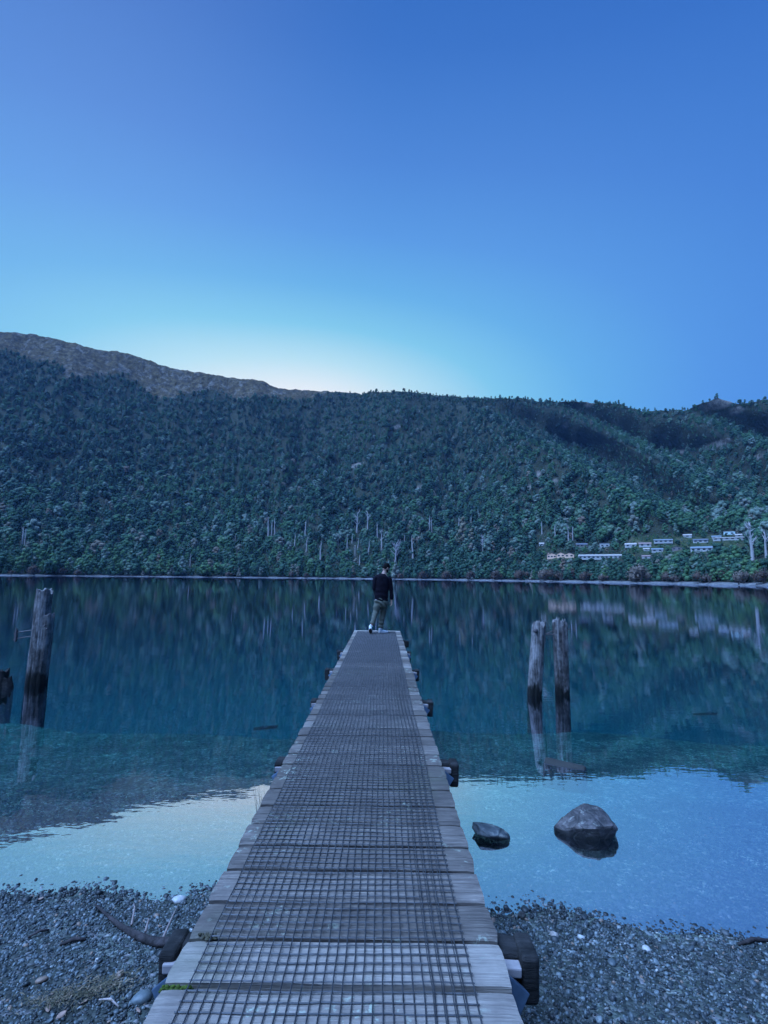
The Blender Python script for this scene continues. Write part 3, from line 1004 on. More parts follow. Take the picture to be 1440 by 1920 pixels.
for i, (x, yt, yb, br) in enumerate(DEAD):
    bpos = slope_at(x, yb)
    d = math.hypot(bpos.x, bpos.y)
    h = (yb - yt) / F * d
    bpos.z -= 0.0
    spots = {
        0: 'tall bare white trunk, left one of a close three left of the man', 1: 'shorter bare white trunk in the middle of a close three',
        2: 'bare white trunk, right one of a close three left of the man', 11: 'tall forked white dead tree above and left of the man, highest of the dead stand',
        12: 'tall bushy white dead tree above the man, beside the forked one', 14: 'white dead tree with side branches just above the man', 19: 'wide grey dead tree with spreading bare crown right of the man',
        21: 'slender tall white dead trunk right of the man', 22: 'white dead trunk, left one of the close pair right of the man', 23: 'white dead trunk, right one of the close pair right of the man',
        26: 'thin white dead tree in the forest at the far left', 27: 'thinner white dead trunk beside the far left dead tree', 33: 'pale grey bare tree with wide spreading crown left of the village',
        36: 'large white dead tree with raised limbs on the right shore', 35: 'pale dead tree cut by the right photo edge beside the large white one', 8: 'small bushy white dead tree with many short limbs left of the man',
        6: 'tall thin white dead trunk reaching low into the shore wood left of the man', 34: 'thin pale dead trunk low in the shore wood at left'}
    grp = None
    if i in spots: lab = spots[i]
    else:
        side = 'left of the man' if x < 640 else ('above the man' if x < 790 else 'on the slope above the village')
        lab = f'thin bleached dead tree among green trees {side}'
        grp = f'thin dead trees {side}'
    dead_tree('dead_tree', bpos, h * 1.05, br, 100 + i, M['deadgrey'] if br == 4 else M['dead'], lab, grp)

# ------------------------------------------------------------------ shrubs along the far shore
M['pinkleaf'] = foliage_material('russet_twigs', [(0.0, (0.085, 0.058, 0.042)), (0.5, (0.14, 0.095, 0.072)), (1.0, (0.20, 0.155, 0.12))])
M['yellowleaf'] = foliage_material('yellow_leaves', [(0.0, (0.30, 0.20, 0.05)), (1.0, (0.42, 0.32, 0.08))])
M['limeleaf'] = foliage_material('bright_green_leaves', [(0.0, (0.10, 0.16, 0.05)), (1.0, (0.14, 0.19, 0.06))])


def shrub_mesh(name, seed, wide):
    r = random.Random(seed); mb = MB()
    lobes = [(Vector((r.uniform(-wide, wide) * .7, r.uniform(-.3, .3), r.uniform(.25, .62))), r.uniform(.22, .38)) for _ in range(7)]
    for c, rs in lobes: mb.ball(c, rs * .6, None, 6, 4)
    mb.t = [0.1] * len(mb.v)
    for q in range(320):
        c, rs = lobes[q % 7]
        d = Vector((r.gauss(0, 1), r.gauss(0, 1), r.gauss(.3, 1))).normalized()
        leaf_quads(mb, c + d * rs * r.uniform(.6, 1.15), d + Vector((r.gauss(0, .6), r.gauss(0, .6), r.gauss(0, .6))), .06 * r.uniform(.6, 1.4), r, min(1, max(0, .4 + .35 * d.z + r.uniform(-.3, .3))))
    return mb.mesh(name)


def stems_mesh(name, seed):
    r = random.Random(seed); mb = MB()
    for i in range(9):
        th = i * .7; q = r.uniform(.2, .55)
        mb.tube([(0, 0, -.1), (q * .4 * math.cos(th), q * .4 * math.sin(th), .3), (q * math.cos(th), q * math.sin(th), r.uniform(.6, .95))], [.03, .02, .006], 5)
    return mb.mesh(name)


SHM = [shrub_mesh('twigs', 60 + i, (0.6, 0.9, 1.3)[i]) for i in range(3)]
STM = [stems_mesh('stems', 70 + i) for i in range(2)]
for s in STM: s.materials.append(M['bark'])
SHRUBS = [(63, 26, 0, 'large pale pink russet shrub at the waterline at the far left', 15), (114, 18, 1, 'wide low russet shrub right of the large far left shrub', 12), (145, 12, 0, 'small grey russet shrub on the left shore', 9), (20, 10, 1, 'small russet shrub at the left photo edge', 7),
          (427, 12, 1, 'low grey pink shrub on the left shore midway to the man', 9), (548, 18, 1, 'wide grey pink shrub on the shore left of the man', 13), (575, 10, 0, 'small grey shrub beside the wide pink one left of the man', 9),
          (751, 11, 0, 'small grey pink shrub on the shore just right of the man', 10), (794, 20, 0, 'pink russet shrub on the shore, nearest right of the man', 15), (838, 18, 0, 'pale grey twiggy shrub between two pink ones', 16), (884, 20, 0, 'pink russet shrub left of the pale green bush', 16),
          (932, 22, 0, 'dusky pink shrub on the shore below the left end of the wood', 18), (976, 28, 1, 'broad dark red shrub on the shore left of the cabins', 20), (1022, 30, 1, 'broad russet shrub on the shore below the cabins', 22), (1052, 34, 2, 'widest russet shrub on the shore below the long building', 22),
          (1098, 26, 1, 'dark brown red shrub on the shore below the long white building', 18), (1130, 20, 1, 'low russet shrub right of the dark brown red one', 13), (1201, 34, 0, 'tall pinkish tree-like shrub standing out on the right shore', 30), (1268, 30, 2, 'dark brown bush on the right shore under the trees', 18),
          (1330, 34, 2, 'brown bush on the right shore left of the large dead tree', 20), (1392, 32, 1, 'grey brown bush below the large dead tree', 22), (1432, 26, 1, 'brown bush at the right photo edge on the shore', 24)]
for i, (x, wpx, k, lab, hpx_) in enumerate(SHRUBS):
    a, _ = az_el(x, 1088)
    rr = float(shore_r(a)) + 7.5
    b = Vector((rr * math.sin(a), rr * math.cos(a), 0.8))
    h = hpx_ / F * rr * 1.15
    t = empty('shore_shrub', b, -a, h)
    tag(t, lab, 'shrub', 'russet shrubs along the far shore')
    c = link('twigs', SHM[k], M['pinkleaf'], t); c['tint'] = random.uniform(0.0, 1.0)
    link('stems', STM[i % 2], M['bark'], t)
for (x, y, h, mt, tn, lab) in [(1186, 1046, 3.6, 'yellowleaf', 'shrub', 'bright yellow shrub right of the long white building'), (1215, 1024, 2.4, 'limeleaf', 'shrub', 'lime green bush by the joined white house pair'),
                               (1252, 1040, 5.0, 'limeleaf', 'shrub', 'bright green bush on the bank behind the shore trees'), (1405, 1018, 4.0, 'limeleaf', 'shrub', 'green bush on the terrace at the right edge of the village')]:
    b = slope_at(x, y)
    t = empty('garden_shrub', b, 0, h); tag(t, lab, 'shrub')
    me2 = shrub_mesh('foliage', int(x), 0.8)
    c = link('foliage', me2, M[mt], t); c['tint'] = 0.5
    link('stems', STM[0], M['bark'], t)
# tall poplar-like bare trees between the man and the village
CM = [crown_mesh('crown', 90 + i, 'column', 200, .035) for i in range(2)]
M['poplar'] = foliage_material('thin_buff_twigs', [(0.0, (0.20, 0.17, 0.11)), (1.0, (0.26, 0.24, 0.15))])
for i, (x, yt, yb, lab) in enumerate([(868, 968, 1022, 'tall narrow buff poplar left of its shorter twin'), (884, 990, 1026, 'shorter narrow buff poplar right of its taller twin'), (857, 1000, 1030, 'thin grey green poplar left of the buff poplars')]):
    b = slope_at(x, yb); d = math.hypot(b.x, b.y); h = (yb - yt) / F * d
    t = empty('poplar_tree', b, i, h); tag(t, lab, 'tree')
    c = link('crown', CM[i % 2], M['poplar'], t); c['tint'] = .3 + .3 * i
    link('trunk', TRUNK[i], M['bark'], t)

# ------------------------------------------------------------------ houses
M['white'] = plain('white_wall', (0.45, 0.44, 0.42), 0.7, 0.06, 0.6, 0, 0)
M['pinkwall'] = plain('pinkish_wall', (0.92, 0.56, 0.38), 0.7, 0.06, 0.6, 0, 0)
M['tealwall'] = plain('pale_teal_wall', (0.55, 0.70, 0.68), 0.7, 0.06, 0.6, 0, 0)
M['brownwall'] = plain('brown_wall', (0.22, 0.18, 0.17), 0.7, 0.06, 0.6, 0, 0)
M['roofgrey'] = plain('grey_roof', (0.20, 0.23, 0.25), 0.5, 0.1, 0.8, 0, 0)
M['roofdark'] = plain('dark_roof', (0.13, 0.14, 0.16), 0.5, 0.1, 0.8, 0, 0)
M['roofpale'] = plain('pale_roof', (0.46, 0.40, 0.35), 0.5, 0.06, 0.8, 0, 0)
M['roofpink'] = plain('pinkish_roof', (0.30, 0.20, 0.18), 0.5, 0.1, 0.8, 0, 0)
M['pane'] = plain('dark_glass', (0.03, 0.04, 0.05), 0.15, 0.1, 1, 0, 0)
M['frame'] = plain('white_frame', (0.42, 0.41, 0.40), 0.6, 0.05, 1, 0, 0)


def house(x0, x1, yb, yt, kd, lab, i):
    b = slope_at((x0 + x1) / 2, yb)
    d = math.hypot(b.x, b.y)
    W = (x1 - x0) / F * d * {'gable': .95, 'long': .92}.get(kd, .72); H = (yb - yt) / F * d * .82
    a = math.atan2(b.x, b.y)
    t = empty('house', b + Vector((0, 0, -0.3)), -a + random.uniform(-.12, .12))
    tag(t, lab, 'house', 'houses on the slope above the far shore')
    wallm = {0: 'white', 1: 'white', 2: 'white', 3: 'white'}.get(i % 4)
    if i in (0, 1, 2, 3): wallm = 'pinkwall'
    if i in (11, 20): wallm = 'brownwall'
    if i == 13: wallm = 'tealwall'
    rm = ['roofpale', 'roofpink', 'roofgrey', 'roofdark'][[1, 1, 1, 1, 0, 2, 0, 1, 2, 0, 2, 3, 2, 0, 0, 0, 3, 2, 0, 1, 3, 0][i]]
    D = max(5.0, min(9.0, W * .7))
    wall = MB(); roof = MB()
    if kd == 'gable':                      # gable end to the lake
        ev = H * .62
        vs = [(-W / 2, -D / 2, -1), (W / 2, -D / 2, -1), (W / 2, -D / 2, ev), (0, -D / 2, H), (-W / 2, -D / 2, ev)]
        vs2 = [(x, D / 2, z) for x, _, z in vs]
        wall.add(vs + vs2, [(0, 1, 2, 3, 4), (9, 8, 7, 6, 5), (1, 6, 7, 2), (0, 4, 9, 5)])
        for s in (-1, 1):
            o = .25
            ex = s * (W / 2 + o); ez = ev - o * (H - ev) / (W / 2)
            vs = [(0, -D / 2 - o, H + .04), (ex, -D / 2 - o, ez + .04), (ex, D / 2 + o, ez + .04), (0, D / 2 + o, H + .04)]
            roof.add(vs + [(x, y, z + .18) for x, y, z in vs], [(0, 1, 2, 3), (7, 6, 5, 4), (0, 4, 5, 1), (1, 5, 6, 2), (2, 6, 7, 3), (3, 7, 4, 0)])
    elif kd == 'flat':
        wall.box((0, 0, H / 2 - .5), (W, D, H + 1))
        roof.box((0, 0, H + .13), (W + .6, D + .6, .2), Matrix.Rotation(R(3), 3, 'X'))
    else:
        ev = H * (.6 if kd == 'gable_side' else .68)
        wall.box((0, 0, ev / 2 - .5), (W, D, ev + 1))
        o = .35
        for s in (-1, 1):
            ey = s * (D / 2 + o); ez = ev - o * (H - ev) / (D / 2)
            vs = [(-W / 2 - o, 0, H + .02), (W / 2 + o, 0, H + .02), (W / 2 + o, ey, ez + .03), (-W / 2 - o, ey, ez + .03)]
            roof.add(vs + [(x, y, z + .16) for x, y, z in vs], [(0, 1, 2, 3), (7, 6, 5, 4), (0, 4, 5, 1), (1, 5, 6, 2), (2, 6, 7, 3), (3, 7, 4, 0)])
        for s in (-1, 1):
            wall.add([(s * W / 2 * .99, -D / 2, ev), (s * W / 2 * .99, D / 2, ev), (s * W / 2 * .99, 0, H)], [(0, 1, 2)])
    wl = wall.build('wall', M[wallm], t)
    roof.build('roof', M[rm], t)
    nwin = max(1, min(10, int(W / (3.6 if kd != 'gable' else 3.0))))
    wh = min(1.3, H * .34); ww = min(2.0, W / nwin * .6)
    zc_ = (H * .34 if kd == 'gable' else H * .36)
    for k in range(nwin):
        x = -W / 2 + W * (k + .5) / nwin
        fr = MB(); fr.box((x, -D / 2 - .03, zc_), (ww + .2, .06, wh + .2))
        f = fr.build('window', M['frame'], t)
        p = MB(); p.box((x, -D / 2 - .075, zc_), (ww, .03, wh))
        p.build('pane', M['pane'], f)


for i, hh in enumerate(HOUSES): house(*hh, i)

# dark stump on the far right shore
a, _ = az_el(1385, 1095)
rr = float(shore_r(a)) + 2
mb = MB(); mb.tube([(0, 0, -.3), (.05, 0, .5), (.2, 0, 1.3)], [.35, .3, .2], 8); mb.tube([(0, 0, .4), (.7, 0, .7)], [.2, .1], 6)
st = mb.build('tree_stump', M['cap']); st.location = (rr * math.sin(a), rr * math.cos(a), .2)
tag(st, 'small dark stump on the pale strip of the right far shore', 'stump')

# ------------------------------------------------------------------ jetty
XL, XR = -0.745, 0.465
Y0, Y1 = -1.2, at_y(710, 1182, 1).y * 0 + on_plane(710, 1182, DECK).y
jetty = empty('jetty', (0, 0, 0))
tag(jetty, 'long narrow weathered timber jetty covered with wire netting', 'jetty')
# plank seams seen in the photograph, carried on at the same pitch
seen = [on_plane(640, y, DECK).y for y in (1851, 1762, 1690, 1631, 1586, 1544.6, 1510, 1479)]
seams = list(seen)
while seams[-1] < Y1 - 0.3: seams.append(seams[-1] + random.uniform(.215, .238))
seams[-1] = Y1 - 0.02
y = seen[0]
while y > Y0:
    y -= random.uniform(.22, .235); seams.insert(0, y)
r = random.Random(3)
deck = MB()
i_seen0 = seams.index(seen[0])


def plank(mb, ya, yb, xl, xr, z, th, tint, r, nx=34, ny=5, wob=.006):
    """a worn board: dished top, ragged ends and edges"""
    base = len(mb.v)
    ph = r.uniform(0, 50)
    T = []
    for j in range(ny + 1):
        for i in range(nx + 1):
            s = i / nx; q = j / ny
            xl2 = xl + .006 * noise.noise((ph, q * 2.2, 1)) + (.003 if j in (0, ny) else 0)
            xr2 = xr + .008 * noise.noise((ph, q * 2.2, 9)) - (.003 if j in (0, ny) else 0)
            x = xl2 + (xr2 - xl2) * s
            yy = ya + (yb - ya) * q
            if j == 0: yy += wob * (.5 + .9 * noise.noise((x * 4, ph, 3)))
            if j == ny: yy -= wob * (.5 + .9 * noise.noise((x * 4, ph, 7)))
            zz = z + .004 * noise.noise((x * 2.0, yy * 7, ph)) - (.005 if j in (0, ny) else 0) - (.003 if i in (0, nx) else 0)
            T.append((x, yy, zz))
    B = [(x, yy, z - th) for x, yy, _ in T]
    n = len(T); W1 = nx + 1
    fs = []
    for j in range(ny):
        for i in range(nx):
            a = j * W1 + i
            fs.append((a, a + 1, a + 1 + W1, a + W1))
            fs.append((n + a, n + a + W1, n + a + 1 + W1, n + a + 1))
    for i in range(nx):
        fs.append((i, n + i, n + i + 1, i + 1))
        a = ny * W1 + i
        fs.append((a, a + 1, n + a + 1, n + a))
    for j in range(ny):
        a = j * W1
        fs.append((a, a + W1, n + a + W1, n + a))
        a = j * W1 + nx
        fs.append((a, n + a, n + a + W1, a + W1))
    mb.add(T + B, fs, tint)


for k in range(len(seams) - 1):
    ya, yb = seams[k], seams[k + 1]
    near = k < i_seen0 + 1
    tint = r.uniform(.74, .90) if near else r.uniform(.24, .64)
    if ya > 8: tint = r.uniform(.45, .8)
    if k == len(seams) - 2: tint = 1.0
    gap = .0025
    if k == i_seen0 - 1: gap = .0025
    g0 = .015 if k == i_seen0 else r.uniform(.003, .010)
    g1 = .015 if k == i_seen0 - 1 else r.uniform(.003, .010)
    plank(deck, ya + g0, yb - g1, XL + r.uniform(-.005, .005), XR + r.uniform(-.007, .005), DECK + r.uniform(-.003, .003), .07, tint, r)
deck_o = deck.build('deck', M['planks'], jetty)

# netting
net = MB()
NXL, NXR = -0.652, 0.330
cell = 0.0345
ncol = int((NXR - NXL) / cell)
NY0, NY1 = Y0 + .1, Y1 - .30


def net_z(x, y): return DECK + .0085 + .0035 * noise.noise((x * 3, y * 3, 2)) + .0015 * noise.noise((x * 14, y * 14, 5))


def net_x(x, y): return x + .014 * noise.noise((x * 1.3, y * .9, 8)) + .0038 * noise.noise((x * 9, y * 7, 3))


def net_y(x, y): return y + .018 * noise.noise((x * 1.2, y * .9, 18)) + .0038 * noise.noise((x * 9, y * 9, 13))


def wire(mb, pts, rad):
    n = 4; vs = []; fs = []
    k = len(pts)
    for i, p in enumerate(pts):
        d = (pts[min(i + 1, k - 1)] - pts[max(i - 1, 0)]).normalized()
        u = Vector((d.y, -d.x, 0)); u.normalize()
        up = Vector((0, 0, 1))
        vs += [p + u * rad, p + up * rad, p - u * rad, p - up * rad]
    for i in range(k - 1):
        for j in range(n):
            a = i * n + j; b = i * n + (j + 1) % n
            fs.append((a, a + n, b + n, b))
    mb.add(vs, fs)


cols = [NXL + (NXR - NXL) * c / ncol for c in range(ncol + 1)]
for x in cols:
    ys_ = []
    y = NY0
    while y < NY1:
        ys_.append(y); y += .035 + .012 * max(0, y - 3) / 3
    wire(net, [Vector((net_x(x, y), y, net_z(x, y) + .0012)) for y in ys_], .0025)
for x in [.165 + cell * .55 + cell * k for k in range(4)]:      # overlapping second strip along the right
    ys_ = np.arange(1.5, 8.5, .06)
    wire(net, [Vector((net_x(x, y) + .005 * math.sin(y * 1.7), y, net_z(x, y) + .003)) for y in ys_], .0017)
y = NY0
while y < NY1:
    xs_ = np.linspace(NXL - .004, NXR + .004, 44 if y < 5 else 22)
    wire(net, [Vector((x, net_y(x, y), net_z(x, net_y(x, y)) - .0010)) for x in xs_], .0030)
    y += cell * 1.24
net.build('wire_netting', M['wire'], jetty)

# moss in the wide seam
mb = MB()
mp = on_plane(332, 1851, DECK - .004)
for q in range(46):
    p = mp + Vector((r.uniform(-.055, .05), r.uniform(-.007, .007), r.uniform(-.012, .006)))
    mb.ball(p, (r.uniform(.006, .012), r.uniform(.004, .008), r.uniform(.004, .009)), None, 6, 4)
mb.build('moss', M['moss'], jetty, True)
mb = MB()
for q in range(36):
    p = on_plane(r.uniform(372, 405), r.uniform(1750, 1762), DECK + .002)
    mb.ball(p, (r.uniform(.004, .010), r.uniform(.003, .007), r.uniform(.002, .006)), None, 6, 4)
mb.build('moss', plain('dull_moss', (0.06, 0.052, 0.03), .9, .5, 60), jetty, True)

# bents: cap beams, packers, brackets, piles
caps = [on_plane(860, 1440, DECK - .10).y, on_plane(805, 1322, DECK - .10).y, on_plane(785, 1262, DECK - .10).y, on_plane(770, 1227, DECK - .10).y, on_plane(765, 1205, DECK - .1).y]
ynear = on_plane(965, 1747, DECK - .05).y - .058
ycap = [ynear] + caps + [ynear - 1.9]
print('caps', [round(v, 2) for v in ycap], 'deck end', round(Y1, 2))
for k, yc in enumerate(ycap):
    pl_, pr_ = [(.10, .15), (.085, .14), (.09, .135), (.155, .115), (.14, .09), (.07, .15), (.10, .15)][k]
    cb = MB()
    n = 12
    xa, xb = XL - pl_, XR + pr_
    pts = [Vector((xa + (xb - xa) * s / n, yc + .01 * noise.noise((s * .7, k, 1)), DECK - .13 + .006 * noise.noise((s * .9, k, 4)))) for s in range(n + 1)]
    cb.tube(pts, [(.125, .115)] * (n + 1), 4, True, flat=(0, 1, 0))
    # square section: turn the 4-gon by 45 degrees
    vs = []
    for s in range(n + 1):
        c = pts[s]
        hw, hh_ = .058 + .006 * noise.noise((s * 1.1, k, 7)), .085 + .006 * noise.noise((s * 1.3, k, 9))
        if s in (0, n): hw -= .014; hh_ -= .014
        vs += [c + Vector((0, -hw, -hh_)), c + Vector((0, hw, -hh_)), c + Vector((0, hw, hh_)), c + Vector((0, -hw, hh_))]
    cb.v = [tuple(v) for v in vs]
    o = cb.build('cap_beam', M['cap'], jetty)
    bevel(o, .022, 3)
    for s, xe in ((-1, XL), (1, XR)):
        if k == 5: continue
        # old outer post standing on the beam's end
        po = MB()
        xo = xe + s * ((pr_ if s > 0 else pl_) - .034)
        po.box((xo, yc - .025, DECK - .125), (.07, .15, .17), Matrix.Rotation(s * R(2), 3, 'Y'))
        o = po.build('post_block', M['cap'], jetty); bevel(o, .016, 3)
        pk = MB(); pk.box((xe + s * .02, yc - .088, DECK - .085), (.12, .05, .035), Matrix.Rotation(s * R(3), 3, 'Y'))
        o = pk.build('packer', M['pale_wood'], jetty); bevel(o, .006)
        br = MB(); br.box((xe + s * .025, yc - .15, DECK - .13), (.095, .06, .09), Matrix.Rotation(s * R(38), 3, 'Y') @ Matrix.Rotation(R(-18), 3, 'X'))
        o = br.build('bracket', M['steel'], jetty); bevel(o, .004)
    for xp in (XL + .16, XR - .16):
        pi = MB()
        zb = float(bed_z(xp, yc)) - .4
        pi.tube([(xp, yc, zb), (xp + .01, yc, (zb + .3) / 2), (xp, yc, DECK - .29)], [.11, .105, .10], 12)
        pi.build('pile', M['under'], jetty, True)
for xs1 in (XL + .10, (XL + XR) / 2, XR - .10):
    sg = MB(); sg.box((xs1, (Y0 + Y1) / 2, DECK - .0725 - .07), (.075, Y1 - Y0 - .12, .13))
    sg.build('stringer', M['under'], jetty)

# ------------------------------------------------------------------ old standing piles in the lake
def old_pile(name, foot, tops, rad, label, seed, split=None):
    """tops: list of (dx, height, radius) stems making one pile"""
    t = empty(name, foot)
    tag(t, label, 'pile')
    r = random.Random(seed)
    mb = MB()
    for (dx0, dx1, h, ra) in tops:
        n = 40; k = 44
        pts = []
        vs = []
        zb = -1.6
        for i in range(k + 1):
            s = i / k
            z = zb + (h - zb) * s
            c = Vector((dx0 + (dx1 - dx0) * max(0, z) / h, 0, z))
            for j in range(n):
                th = 2 * math.pi * j / n
                rr_ = ra * (1.04 - .12 * max(0, z) / h)
                rr_ *= 1 + .13 * noise.noise((math.cos(th) * 2.2, math.sin(th) * 2.2, z * 1.3 + seed)) + .07 * noise.noise((math.cos(th) * 7, math.sin(th) * 7, z * 3 + seed)) - .30 * max(0, noise.noise((math.cos(th) * 4.5, math.sin(th) * 4.5, z * .35 + seed * 2.7)) - .22)
                zz = z
                if i == k: zz += .12 * noise.noise((math.cos(th) * 2.6, math.sin(th) * 2.6, seed * 3.1))
                vs.append(c + Vector((rr_ * math.cos(th), rr_ * math.sin(th), zz - z)))
        fs = []
        for i in range(k):
            for j in range(n):
                a = i * n + j; b = i * n + (j + 1) % n
                fs.append((a, b, b + n, a + n))
        top = len(vs)
        vs.append(Vector((dx1, 0, h - .02)))
        for j in range(n): fs.append((k * n + j, k * n + (j + 1) % n, top))
        fs.append(tuple(reversed(range(n))))
        mb.add(vs, fs)
    me = remeshed(mb, 'shaft', .011, 1, .3)
    link('shaft', me, M['pile'], t, True)
    return t


def pile_at(x, yb): return on_plane(x, yb, 0)


pf = pile_at(67, 1280)
sc = pf.length / F * 1.0
d_ = (M3.transposed() @ (pf - Vector((0, 0, CAMH))))
sc = -d_.z / F
p1 = old_pile('old_pile', pf, [(-.015, .01, 170 * sc, 15 * sc), (.07, .11, 124 * sc, 12.5 * sc)], .15, 'thick grey pile with one taller and one shorter stem at left', 3)
mb = MB()
for (za, zb2) in ((97 * sc, 90 * sc), (86 * sc, 78 * sc)):
    mb.tube([(-.10, -.02, za), (-38 * sc, -.03, (za + zb2) / 2 - .004), (-47 * sc - .02, -.03, zb2)], [.011, .010, .010], 7)
mb.box((-44 * sc, -.03, 87 * sc), (.035, .05, .20)); mb.tube([(-44 * sc, -.03, 74 * sc), (-45 * sc, -.03, 100 * sc)], [.018, .015], 7)
mb.build('iron_bars', M['rust'], p1)
mb = MB()
for (dx, z) in ((.16, 106 * sc), (.20, 100 * sc)): mb.ball((dx, -.14, z), .022, None, 8, 6)
mb.build('bolt_heads', M['rust'], p1, True)

pf = pile_at(1003, 1303); sc = -(M3.transposed() @ (pf - Vector((0, 0, CAMH)))).z / F
p2 = old_pile('old_pile', pf, [(-1 * sc, 12 * sc, 133 * sc, 13.0 * sc)], .12, 'leaning grey pile with a knot hole, left of the close pair', 5)
mb = MB(); mb.ball((2 * sc - .01, -12.2 * sc, 119 * sc), (.045, .03, .04), None, 10, 8)
mb.build('knot', M['rust'], p2, True)
mb = MB(); mb.tube([(18 * sc, -.04, 112 * sc), (27 * sc, -.04, 114 * sc), (36 * sc, -.02, 118 * sc)], [.010] * 3, 6); mb.tube([(18 * sc, -.05, 112 * sc), (38 * sc, -.05, 112 * sc)], [.010] * 2, 6)
mb.tube([(17 * sc, 0, 80 * sc), (21 * sc, 0, 106 * sc)], [.02, .022], 6)
mb.build('iron_rods', M['rust'], p2)
pf = pile_at(1054, 1302)
p3 = old_pile('old_pile', pf, [(-3 * sc, -5 * sc, 137 * sc, 9.5 * sc), (4 * sc, 6 * sc, 134 * sc, 9.5 * sc)], .13, 'upright dark pile split down the middle, right of the close pair', 8)
mb = MB(); mb.tube([(14 * sc, -.03, 121 * sc), (19 * sc, -.03, 121 * sc)], [.012, .012], 6)
mb.tube([(2 * sc, -11 * sc, 60 * sc), (2 * sc, -11.5 * sc, 95 * sc), (2 * sc, -11 * sc, 128 * sc)], [.008, .018, .014], 6)
mb.build('iron_strap', M['rust'], p3)
pf = pile_at(4, 1288)
t = old_pile('broken_pile', pf, [(-.04, -.02, 30 * sc, 12 * sc), (.10, .06, 16 * sc, 9 * sc)], .1, 'low black broken pile stump at the left photo edge in the water', 12)
for ch in t.children:
    ch.data.materials.clear(); ch.data.materials.append(M['cap'])

# ------------------------------------------------------------------ rocks, wood and small things
def rock_mesh(name, seed, dims, cuts=9, sub=4, rough=.10, smooth_k=0):
    r = random.Random(seed)
    bm = bmesh.new()
    bmesh.ops.create_icosphere(bm, subdivisions=sub, radius=1.0)
    planes = []
    for _ in range(cuts):
        n = Vector((r.gauss(0, 1), r.gauss(0, 1), r.gauss(0, .9))).normalized()
        planes.append((n, r.uniform(.62, .86)))
    for v in bm.verts:
        for n, d in planes:
            q = v.co.dot(n) - d
            if q > 0: v.co -= n * q * .94
        f = 1 + rough * noise.noise(v.co * 1.7 + Vector((seed, 0, 0))) + rough * .35 * noise.noise(v.co * 5 + Vector((0, seed, 0))) + rough * .12 * noise.noise(v.co * 14)
        v.co = Vector((v.co.x * dims[0], v.co.y * dims[1], v.co.z * dims[2])) * f
    me = bpy.data.meshes.new(name)
    bm.to_mesh(me); bm.free()
    me.polygons.foreach_set('use_smooth', [True] * len(me.polygons))
    return me


M['boulder'] = rock_material('schist_boulder', (0.016, 0.015, 0.015), (0.075, 0.066, 0.064), (0.24, 0.205, 0.19))
M['bluerock'] = rock_material('smooth_blue_stone', (0.03, 0.037, 0.04), (0.09, 0.105, 0.11), (0.22, 0.24, 0.24), 5)


HULL = [(0, .15, .235), (.045, .16, .238), (-.07, .14, .20), (.13, .15, .212), (-.155, .13, .135), (-.26, .12, .07), (.245, .10, .07), (.20, .13, .15), (-.10, -.05, .140), (.02, -.085, .150), (.17, -.04, .138), (-.19, .02, .085), (.22, 0, .10),
        (-.08, .05, -.10), (.12, .04, -.10), (-.19, .15, -.10), (.19, .13, -.10), (.02, .01, -.10), (-.2, .30, -.05), (.2, .30, -.05), (0, .33, .06)]
bm = bmesh.new()
for q in HULL: bm.verts.new(q)
bmesh.ops.convex_hull(bm, input=bm.verts)
bmesh.ops.delete(bm, geom=[v for v in bm.verts if not v.link_faces], context='VERTS')
bmesh.ops.bevel(bm, geom=list(bm.edges), offset=.010, segments=1, affect='EDGES')
bmesh.ops.triangulate(bm, faces=bm.faces)
for _ in range(3): bmesh.ops.subdivide_edges(bm, edges=bm.edges, cuts=1, use_grid_fill=True)
bm.normal_update()
for v in bm.verts:
    q = v.co
    v.co += v.normal * (.012 * noise.noise(q * 7) + .006 * noise.noise(q * 19) + .003 * noise.noise(q * 48) + .007 * math.sin((q.z * 1.6 + q.x * .5 + q.y * .3) * 60) * noise.noise(q * 5))
me = bpy.data.meshes.new('boulder'); bm.to_mesh(me); bm.free()
b = on_plane(1108, 1572, 0)
o = link('boulder', me, M['boulder']); o.location = b + Vector((0, 0, -.035))
tag(o, 'large angular grey boulder standing out of the shallow water right of the jetty', 'rock')
b = on_plane(920, 1572, 0); sc = -(M3.transposed() @ (b - Vector((0, 0, CAMH)))).z / F
o = link('boulder', rock_mesh('boulder', 41, (41 * sc, 27 * sc, 12 * sc), 7, 4, .10), M['bluerock'])
o.location = b + Vector((0, .03, .028)); o.rotation_euler = (R(-4), R(10), R(-18))
tag(o, 'smaller smooth blue grey rock in the shallow water close beside the jetty', 'rock')
b = on_plane(978, 1719, .01)
o = link('shore_stone', rock_mesh('shore_stone', 44, (.026, .022, .024), 6, 3, .15), M['boulder']); o.location = b + Vector((0, 0, .008))
tag(o, 'single dark little stone standing in the water just off the right gravel edge', 'stone')


def bed_hit(px, py):
    d = ray(px, py); o = Vector((0, 0, CAMH)); t = 1.0
    while t < 60:
        p = o + d * t
        if p.z < float(bed_z(p.x, p.y)): return p
        t += .02
    return o + d * 20


